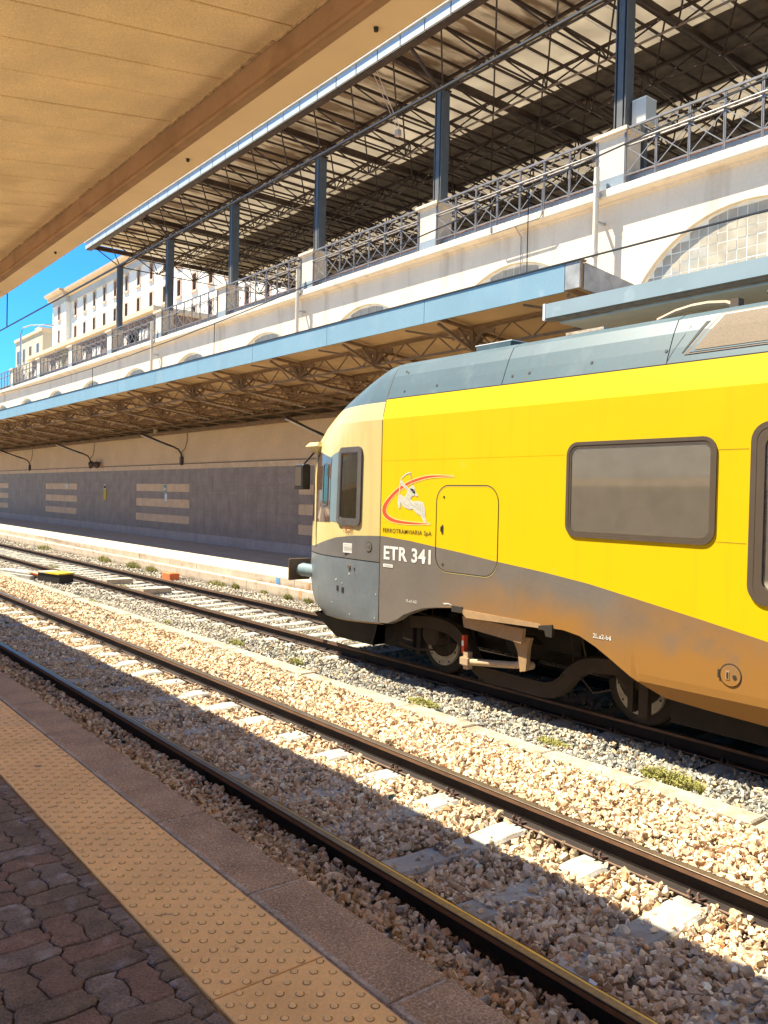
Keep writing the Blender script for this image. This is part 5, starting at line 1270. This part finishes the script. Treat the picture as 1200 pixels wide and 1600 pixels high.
b = MB(); b.prism([(5.72, .90), (5.54, .93), (5.54, .80), (5.62, .80), (5.64, .86), (5.72, .86)], 6.605, 6.64, 'YZ'); child(b, 'sill_notch', 'seam', train)
b = MB(); b.prism([(6.92, .93), (5.72, .915), (5.66, .875), (6.80, .84)], 6.612, 6.66, 'YZ'); child(b, 'sill_edge', 'sill', train)
b = MB(); b.box(6.84, 6.90, 7.055, 7.095, .37, .58); rf = child(b, 'reflector', 'red', train)
b = MB(); b.box(6.835, 6.8395, 7.06, 7.09, .46, .52); b.build('reflector_stripe', 'white', rf)
for pts_, r_ in (([(6.95, 8.25, .80), (6.93, 8.0, .74), (6.93, 7.7, .70), (6.95, 7.45, .55), (6.95, 7.4, .30)], .014), ([(6.95, 7.75, .85), (6.94, 7.72, .66), (6.94, 7.5, .60)], .012), ([(6.93, 5.55, .80), (6.93, 5.50, .45), (6.93, 5.25, .25), (6.93, 5.02, .33)], .012), ([(6.93, 5.42, .82), (6.93, 5.35, .60)], .014), ([(6.93, 8.35, .30), (6.93, 8.0, .26), (6.95, 7.7, .30)], .014)):
    b = MB(); b.tube(pts_, r_, 6); child(b, 'hose', 'under_l', train, True)
b = MB(); b.box(7.0, 7.1, 8.02, 8.10, .18, .80); b.box(6.98, 7.2, 8.15, 8.35, .25, .9); b.box(7.1, 9.1, 5.55, 7.1, .55, .9); b.box(7.6, 8.6, 5.3, 7.6, .3, .8); child(b, 'bogie_bolster', 'under', train)
b = MB(); b.box(6.93, 7.0, 4.62, 4.72, .12, .62); b.box(6.95, 7.05, 4.80, 4.86, .15, .55); child(b, 'track_brush', 'under_l', train)
# snow plough
b = MB(); b.add([(7.0, 8.9, .50), (6.98, 10.45, .44), (7.9, 10.75, .44), (8.3, 10.75, .44), (9.24, 10.45, .44), (9.22, 8.9, .5), (7.1, 9.15, .12), (7.15, 10.1, .10), (7.95, 10.6, .10), (8.27, 10.6, .10), (9.07, 10.1, .10), (9.1, 9.15, .12)],
                [(0, 1, 7, 6), (1, 2, 8, 7), (2, 3, 9, 8), (3, 4, 10, 9), (4, 5, 11, 10), (6, 7, 8, 9, 10, 11)]); b.box(7.2, 7.4, 8.4, 9.0, .15, .6); child(b, 'plough', 'under', train)

# lettering and marks on the side ------------------------------------
def text(s, y, z, h, name, m, x=None, sx=1., bold=0., par=None, font_h=1.0, sp=1.0, wid=None):
    cu = bpy.data.curves.new(name, 'FONT'); cu.body = s; cu.size = 1; cu.offset = bold; cu.extrude = 0; cu.space_character = sp; cu.resolution_u = 3
    o = bpy.data.objects.new(name, cu); COL.objects.link(o); bpy.context.view_layer.update()
    me = bpy.data.meshes.new_from_object(o.evaluated_get(bpy.context.evaluated_depsgraph_get())); bpy.data.objects.remove(o)
    k = h / .72; x = (SXx - .0035) if x is None else x
    if wid: sx = wid / ((max(v.co.x for v in me.vertices) - min(v.co.x for v in me.vertices)) * k)
    for v in me.vertices: v.co = Vector((x, y - v.co.x * k * sx, z + v.co.y * k))
    me.materials.append(M[m]); ob = link(name, me, par or train)
    if par is None: ob.matrix_parent_inverse = Matrix.Translation(-train.location)
    return ob
text('ETR 341', 8.345, 1.405, .168, 'fleet_number', 'wtext', wid=.905, bold=.030, sp=1.06)
text('FERROTRAMVIARIA SpA', 8.365, 1.742, .056, 'operator_name', 'ink', wid=.935, bold=.004, sp=1.06)
t = text('TR 01', 9.265, 1.695, .085, 'unit_number', 'inkred', x=cabpt(u_at(9.15), 1.73)[0] - .02, wid=.225, bold=.012)
text('1L.a1-b2', 7.88, .905, .034, 'side_mark', 'wtext', wid=.2, bold=.01)
text('2L.a2-b4', 5.04, .875, .045, 'side_mark', 'wtext', wid=.21, bold=.012)
b = MB(); b.box(SXx - .004, SXx - .0015, 8.145, 8.34, 1.300, 1.340); st_ = child(b, 'sticker', 'wtext', train)
text('MERMEC', 8.31, 1.35, .014, 'sticker_print', 'silverdk', x=SXx - .0048, par=st_) if False else None
b = MB(); b.box(SXx - .0052, SXx - .0042, 8.17, 8.31, 1.315, 1.325); b.build('sticker_print', 'silverdk', st_)
xk = cabpt(u_at(9.15), 1.5)[0] - .008
b = MB(); b.box(xk - .002, xk, 9.03, 9.26, 1.425, 1.555); st_ = child(b, 'sticker', 'wtext', train)
b = MB(); [b.box(xk - .0032, xk - .0022, 9.05, 9.24, z, z + .006) for z in (1.53, 1.505, 1.49, 1.478, 1.466, 1.45)]; b.build('sticker_print', 'silverdk', st_)
b = MB(); b.add([(SXx - .004, 7.20, .965), (SXx - .004, 7.10, .975), (SXx - .004, 7.02, .95), (SXx - .004, 7.07, .955), (SXx - .004, 7.10, .962), (SXx - .004, 7.17, .95)], [(0, 1, 2, 3, 4, 5)]); child(b, 'jacking_mark', 'wtext', train)
# company emblem: red arc with a silver archer figure
ARC = [(7.055, 2.449), (7.216, 2.461), (7.381, 2.463), (7.528, 2.459), (7.678, 2.435), (7.832, 2.4), (7.989, 2.344), (8.125, 2.282), (8.264, 2.184), (8.357, 2.1), (8.384, 2.032), (8.372, 1.979), (8.315, 1.929), (8.206, 1.888), (8.041, 1.869), (7.836, 1.865), (7.637, 1.87), (7.445, 1.885)]
ARI = [(7.216, 2.449), (7.38, 2.444), (7.548, 2.428), (7.677, 2.402), (7.809, 2.371), (7.965, 2.315), (8.101, 2.245), (8.215, 2.162), (8.284, 2.087), (8.306, 2.026), (8.285, 1.982), (8.219, 1.942), (8.112, 1.913), (7.973, 1.898), (7.792, 1.89), (7.616, 1.887)]
BODY = [(8.03, 2.224), (7.995, 2.21), (7.949, 2.184), (7.894, 2.233), (7.884, 2.284), (7.829, 2.306), (7.784, 2.299), (7.734, 2.268), (7.755, 2.227), (7.803, 2.215), (7.836, 2.183), (7.823, 2.147), (7.756, 2.138), (7.668, 2.146), (7.598, 2.13), (7.569, 2.081), (7.556, 2.018), (7.558, 1.961), (7.52, 1.903), (7.552, 1.899), (7.596, 1.946), (7.624, 1.985), (7.696, 2.007), (7.748, 2.041), (7.776, 2.062), (7.842, 2.053), (7.922, 2.073), (7.969, 2.101), (8.016, 2.144), (8.025, 2.063), (8.048, 2.059), (8.054, 2.121), (8.038, 2.18)]
ARM = [(7.896, 2.291), (8.012, 2.363), (8.022, 2.393), (7.995, 2.397), (7.985, 2.371), (7.869, 2.301)]
HAT = [(7.847, 2.306), (7.796, 2.339), (7.762, 2.316), (7.757, 2.278), (7.688, 2.214), (7.726, 2.218), (7.782, 2.253)]
BOW = [(7.836, 2.504), (7.925, 2.484), (8.003, 2.437), (8.035, 2.371), (8.042, 2.297), (8.049, 2.224), (8.069, 2.135), (8.043, 2.063)]
def flat(b, poly, x): b.add([(x, y, z) for y, z in poly], [tuple(range(len(poly)))])
def grow(poly, d):
    n = len(poly); A = sum(poly[i][0] * poly[(i + 1) % n][1] - poly[(i + 1) % n][0] * poly[i][1] for i in range(n)); s = 1 if A > 0 else -1; out = []
    for i in range(n):
        p0, p1, p2 = poly[i - 1], poly[i], poly[(i + 1) % n]; e1 = Vector((p1[0] - p0[0], p1[1] - p0[1])); e2 = Vector((p2[0] - p1[0], p2[1] - p1[1]))
        n1 = Vector((e1.y, -e1.x)).normalized(); n2 = Vector((e2.y, -e2.x)).normalized(); m_ = (n1 + n2); m_ = m_.normalized() if m_.length > .2 else n1
        out.append((p1[0] + s * m_.x * d, p1[1] + s * m_.y * d))
    return out
XS = SXx - .0025
out_i = [(7.055, 2.449)] + ARI + [(7.445, 1.885)]
b = MB()
so = cr(ARC, 3); si = cr(out_i, 3)
so2 = [(float(np.interp(t, np.linspace(0, 1, len(so)), [q[0] for q in so])), float(np.interp(t, np.linspace(0, 1, len(so)), [q[1] for q in so]))) for t in np.linspace(0, 1, 50)]
si2 = [(float(np.interp(t, np.linspace(0, 1, len(si)), [q[0] for q in si])), float(np.interp(t, np.linspace(0, 1, len(si)), [q[1] for q in si]))) for t in np.linspace(0, 1, 50)]
for i in range(49): b.quad((XS - .0006, *so2[i]), (XS - .0006, *so2[i + 1]), (XS - .0006, *si2[i + 1]), (XS - .0006, *si2[i]))
em = child(b, 'emblem', 'red', train)
b = MB()
for i in range(49):
    for A, Bq in ((so2, 1), (si2, -1)):
        p, q = A[i], A[i + 1]; d = Vector((q[0] - p[0], q[1] - p[1])).normalized(); nn = Vector((-d.y, d.x)) * .011 * (1 if Bq < 0 else -1)
        nn = -nn if False else nn
        b.quad((XS, *p), (XS, *q), (XS, q[0] - nn.x, q[1] - nn.y), (XS, p[0] - nn.x, p[1] - nn.y)); b.quad((XS + .0002, *p), (XS + .0002, *q), (XS + .0002, q[0] + nn.x * .4, q[1] + nn.y * .4), (XS + .0002, p[0] + nn.x * .4, p[1] + nn.y * .4))
b.build('emblem_outline', 'glow', em)
b = MB()
for P_ in (BODY, ARM, HAT): flat(b, grow(P_, .008), XS - .0012)
for (p, q) in zip(BOW, BOW[1:]):
    d = Vector((q[0] - p[0], q[1] - p[1])).normalized(); nn = Vector((-d.y, d.x)) * .0065
    b.quad((XS - .0014, p[0] - nn.x, p[1] - nn.y), (XS - .0014, q[0] - nn.x, q[1] - nn.y), (XS - .0014, q[0] + nn.x, q[1] + nn.y), (XS - .0014, p[0] + nn.x, p[1] + nn.y))
b.build('figure_outline', 'wtext', em)
b = MB()
for P_ in (BODY, ARM, HAT): flat(b, P_, XS - .0020)
b.build('figure', 'silver', em)
b = MB(); lines = [[(7.90, 2.20), (7.86, 2.16), (7.80, 2.10), (7.72, 2.08), (7.66, 2.04)], [(7.97, 2.14), (7.92, 2.10), (7.85, 2.08)], [(7.84, 2.502), (7.815, 2.40), (7.80, 2.34)], [(7.60, 2.11), (7.60, 2.03), (7.575, 1.96)], [(7.85, 2.28), (7.80, 2.25), (7.77, 2.28)], [(7.88, 2.24), (7.84, 2.22)], [(8.0, 2.37), (7.90, 2.31)], [(7.74, 2.12), (7.68, 2.10), (7.65, 2.05)], [(7.63, 2.12), (7.64, 2.02)]]
for ln in lines:
    for (p, q) in zip(ln, ln[1:]):
        d = Vector((q[0] - p[0], q[1] - p[1])).normalized(); nn = Vector((-d.y, d.x)) * .0042
        b.quad((XS - .0026, p[0] - nn.x, p[1] - nn.y), (XS - .0026, q[0] - nn.x, q[1] - nn.y), (XS - .0026, q[0] + nn.x, q[1] + nn.y), (XS - .0026, p[0] + nn.x, p[1] + nn.y))
b.build('figure_shading', 'silverdk', em)

# ------------------------------------------------------------------ buildings behind
BXF = 30.
bl = empty('apartment_building', (38, 72, 8.4)); tag(bl, 'tall cream facade with rows of narrow brown-shuttered windows, behind the station roof', 'building')
rows_z = [(21.3, 22.75), (18.75, 20.1), (16.1, 17.45), (13.4, 14.8)]
wy = [92.9 - 2.95 * k for k in range(0, 16)]
wy_end = 97.0
hw = .33
ysb = [44., 94.6]; b = MB()
cuts = sorted([44.0, 94.6] + [v for y in wy for v in (y - hw, y + hw)])
for ya, yb in zip(cuts, cuts[1:]):
    mid = (ya + yb) / 2; isw = any(abs(mid - y) < hw for y in wy)
    if not isw: b.quad((BXF, ya, 8.4), (BXF, yb, 8.4), (BXF, yb, 24.3), (BXF, ya, 24.3))
    else:
        zz = 8.4
        for z0, z1 in sorted(rows_z): b.quad((BXF, ya, zz), (BXF, yb, zz), (BXF, yb, z0), (BXF, ya, z0)); zz = z1
        b.quad((BXF, ya, zz), (BXF, yb, zz), (BXF, yb, 24.3), (BXF, ya, 24.3))
b.box(BXF + .3, BXF + 14, 44, 94.6, 8.4, 24.2); b.quad((BXF, 94.6, 8.4), (BXF + .3, 94.6, 8.4), (BXF + .3, 94.6, 24.3), (BXF, 94.6, 24.3)); b.quad((BXF, 44, 8.4), (BXF + .3, 44, 8.4), (BXF + .3, 44, 24.3), (BXF, 44, 24.3))
child(b, 'wall', 'build', bl)
b = MB(); b.box(BXF - .5, BXF + 14, 94.65, 99.4, 8.4, 24.2); child(b, 'corner_wing', 'build', bl)
b = MB(); b.box(BXF - .15, BXF - .001, 44, 94.6, 22.95, 23.6); b.box(BXF - .55, BXF + 14, 94.62, 99.45, 23.0, 23.6); child(b, 'frieze', 'build_grey', bl)
b = MB(); b.prism([(BXF, 23.6), (BXF - .4, 23.7), (BXF - .45, 24.0), (BXF - .8, 24.1), (BXF - .85, 24.35), (BXF, 24.4)], 44, 94.6, 'XZ'); b.prism([(BXF - .5, 23.6), (BXF - .9, 23.7), (BXF - .95, 24.0), (BXF - 1.3, 24.1), (BXF - 1.35, 24.35), (BXF - .5, 24.4)], 94.5, 100, 'XZ'); child(b, 'cornice', 'build_trim', bl)
b = MB(); b.box(BXF + .3, BXF + 14, 44, 94, 24.4, 25.2); child(b, 'roof', 'build_trim', bl)
for y in wy + [wy_end]:
    for z0, z1 in rows_z:
        x = BXF if y != wy_end else BXF - .5
        w_ = MB(); s_ = .16
        w_.box(x - .05, x + .02, y - hw - s_, y - hw, z0 - .05, z1 + s_); w_.box(x - .05, x + .02, y + hw, y + hw + s_, z0 - .05, z1 + s_); w_.box(x - .05, x + .02, y - hw, y + hw, z1, z1 + s_); w_.box(x - .14, x + .02, y - hw - .22, y + hw + .22, z0 - .25, z0 - .051)
        w_o = child(w_, 'window', 'surround', bl)
        q = MB(); q.box(x + (.16 if y != wy_end else -.02), x + (.2 if y != wy_end else .0), y - hw, y + hw, z0, z1); q.build('shutter', 'shutter', w_o)
# low building with brown front along the upper street
l2 = empty('low_building', (24, 60, 8.4)); tag(l2, 'low street-side building with a pale roof ledge, seen through the far railings', 'building')
b = MB(); b.box(20.3, 26, 48, 74, 8.4, 13.0); child(b, 'wall', 'build3', l2)
b = MB(); b.box(19.9, 26.4, 47.6, 74.5, 13.0, 13.28); child(b, 'roof_ledge', 'build_trim', l2)
for k in range(9):
    b = MB(); b.box(20.24, 20.299, 49 + k * 2.8, 50.6 + k * 2.8, 9.4, 12.2); w_ = child(b, 'window', 'build_grey', l2)
    b = MB(); b.box(20.20, 20.238, 49.7 + k * 2.8, 49.8 + k * 2.8, 9.4, 12.2); b.build('frame', 'surround', w_)
# beige house at the far left
h2 = empty('house', (36, 118, 8.4)); tag(h2, 'small flat-roofed beige house behind the street lamp at the far left', 'building')
b = MB(); b.box(32, 42, 112, 124.5, 8.4, 22.6); child(b, 'wall', 'build2', h2)
b = MB(); b.box(31.8, 42.2, 111.8, 124.7, 22.6, 22.95); child(b, 'parapet', 'build_trim', h2)
b = MB(); b.box(33, 36, 117, 119, 22.96, 24.0); child(b, 'chimney', 'build_trim', h2)
for y in (114.0, 117.4, 120.4, 123.2):
    for z in (12.5, 16.0, 19.4):
        b = MB(); b.box(31.95, 31.999, y - .55, y + .55, z, z + 1.9); w_ = child(b, 'window', 'build_grey', h2)
        b = MB(); b.box(31.9, 31.949, y - .42, y + .35, z + .1, z + 1.8); b.build('pane', 'shutter' if y in (117.4,) else 'pane', w_)
b = MB()
for i in range(5):
    for _ in range(220):
        a, c, d = random.gauss(i * .6, .45), random.gauss(0, .6), abs(random.gauss(0, .35)); s_ = .08
        b.add([(a, c, d), (a + random.uniform(-s_, s_), c + s_, d + s_), (a + s_, c + random.uniform(-s_, s_), d - s_)], [(0, 1, 2)])
p_ = b.build('roof_shrubs', 'grass', None, fix=False); p_.location = (34, 112.3, 22.9); tag(p_, 'dark shrubs on the flat roof of the beige house', 'shrubs', kind='stuff')
# street lamp
b = MB(); b.tube([(20, 76.3, 8.45), (20, 76.3, 15.6), (20.15, 76.2, 16.1), (20.6, 75.8, 16.3), (21.6, 74.8, 16.35)], .09, 8, r2=.05); sl = b.build('street_lamp', 'galv', None, True); tag(sl, 'pale street lamp with a long curved arm against the sky at the far left', 'street lamp')
b = MB(); b.box(21.5, 22.2, 74.4, 74.75, 16.27, 16.38); b.build('lamp_head', 'galv', sl)
# climbing plants at railing
for (y, lab) in ((47.3, 'green climbing plant behind the railing between the eighth and ninth pillar'), (56.5, 'pale green bush on the cornice below the street lamp')):
    b = MB()
    for _ in range(500):
        a, c, d = random.gauss(0, .16), random.gauss(0, .45), random.uniform(0, 1.3); s = .05
        b.add([(a, c, d), (a + random.uniform(-s, s), c + s, d + s), (a + s, c + random.uniform(-s, s), d - s)], [(0, 1, 2)])
    p_ = b.build('climbing_plant', 'grass', None, fix=False); p_.location = (WX + .35, y, 8.6); tag(p_, lab, 'plant', kind='stuff')

# ------------------------------------------------------------------ small trackside things
b = MB(); b.bbox(-.14, .14, -.24, .24, 0, .24, .02); ob = b.build('marker_box', 'orange', None); ob.location = (9.55, 21.35, -.24); tag(ob, 'small orange-red box on the ballast by the far kerb', 'box')
b = MB(); b.box(-.2, .2, -.5, .5, 0, .22); tb = b.build('track_device', 'black', None); tb.location = (6.75, 22.2, -.2); tb.rotation_euler = (0, 0, .25); tag(tb, 'black track box with a yellow and white lid beside the farther track, left', 'track box')
b = MB(); b.box(-.22, .22, -.52, .10, .221, .26); b.build('yellow_lid', 'yellowp', tb); b = MB(); b.box(-.22, .22, .11, .52, .221, .25); b.build('white_lid', 'kerb', tb)
b = MB(); b.box(-.2, .2, .9, 2.6, .05, .16); b.box(-.35, -.25, .6, 2.2, .02, .12); b.build('cable_cover', 'conc', tb)
b = MB(); b.tube([(0, .55, .1), (-.1, .9, .16), (-.15, 1.3, .1), (-.1, 1.6, .05)], .05, 7); b.build('hose', 'orange', tb)
for (y, lab) in ((19.0, 'wooden board lying across the sleepers of the farther track, nearer one'), (21.4, 'wooden board lying across the sleepers of the farther track, farther one')):
    b = MB(); b.box(-.35, .35, -.16, .16, 0, .05); b.box(-.35, .35, -.16, .16, -.08, -.001); q = b.build('wooden_board', 'kerb', None); q.location = (8.1, y, -.16); tag(q, lab, 'board', 'boards between the rails')
b = MB(); rnd = random.Random(4)
vs = [(rnd.uniform(-.05, .05), rnd.uniform(-.09, .09), rnd.uniform(0, .05)) for _ in range(14)]
b.add(vs, [(i, i + 1, i + 2) for i in range(12)]); q = b.build('litter', 'litter', None); q.location = (2.86, 7.45, -.13); tag(q, 'crumpled blue wrapper on the stones beside the nearest rail', 'litter')
b = MB(); b.add([(0, 0, 0), (.05, .01, .02), (.04, .05, .03), (-.01, .04, .0)], [(0, 1, 2, 3)]); q = b.build('litter', 'paperw', None); q.location = (3.25, 2.42, -.135); tag(q, 'small white scrap of paper on the stones between the nearer rails', 'litter')
for (x, y, s, c, lab) in ((5.2, 3.05, .055, 'conc', 'large grey stone lying on the pale ballast at the right edge'), (4.0, 4.87, .04, 'litter', 'single dark blue-grey stone on a sleeper of the nearer track'), (2.72, 2.62, .045, 'conc', 'large pale stone beside the nearest rail, low in the picture')):
    V, F_ = VA[5]; b = MB(); b.add([tuple(v * s) for v in V], [tuple(f) for f in F_]); q = b.build('stone', c, None); q.location = (x, y, -.09); tag(q, lab, 'stone')
print('objects', len(bpy.data.objects))
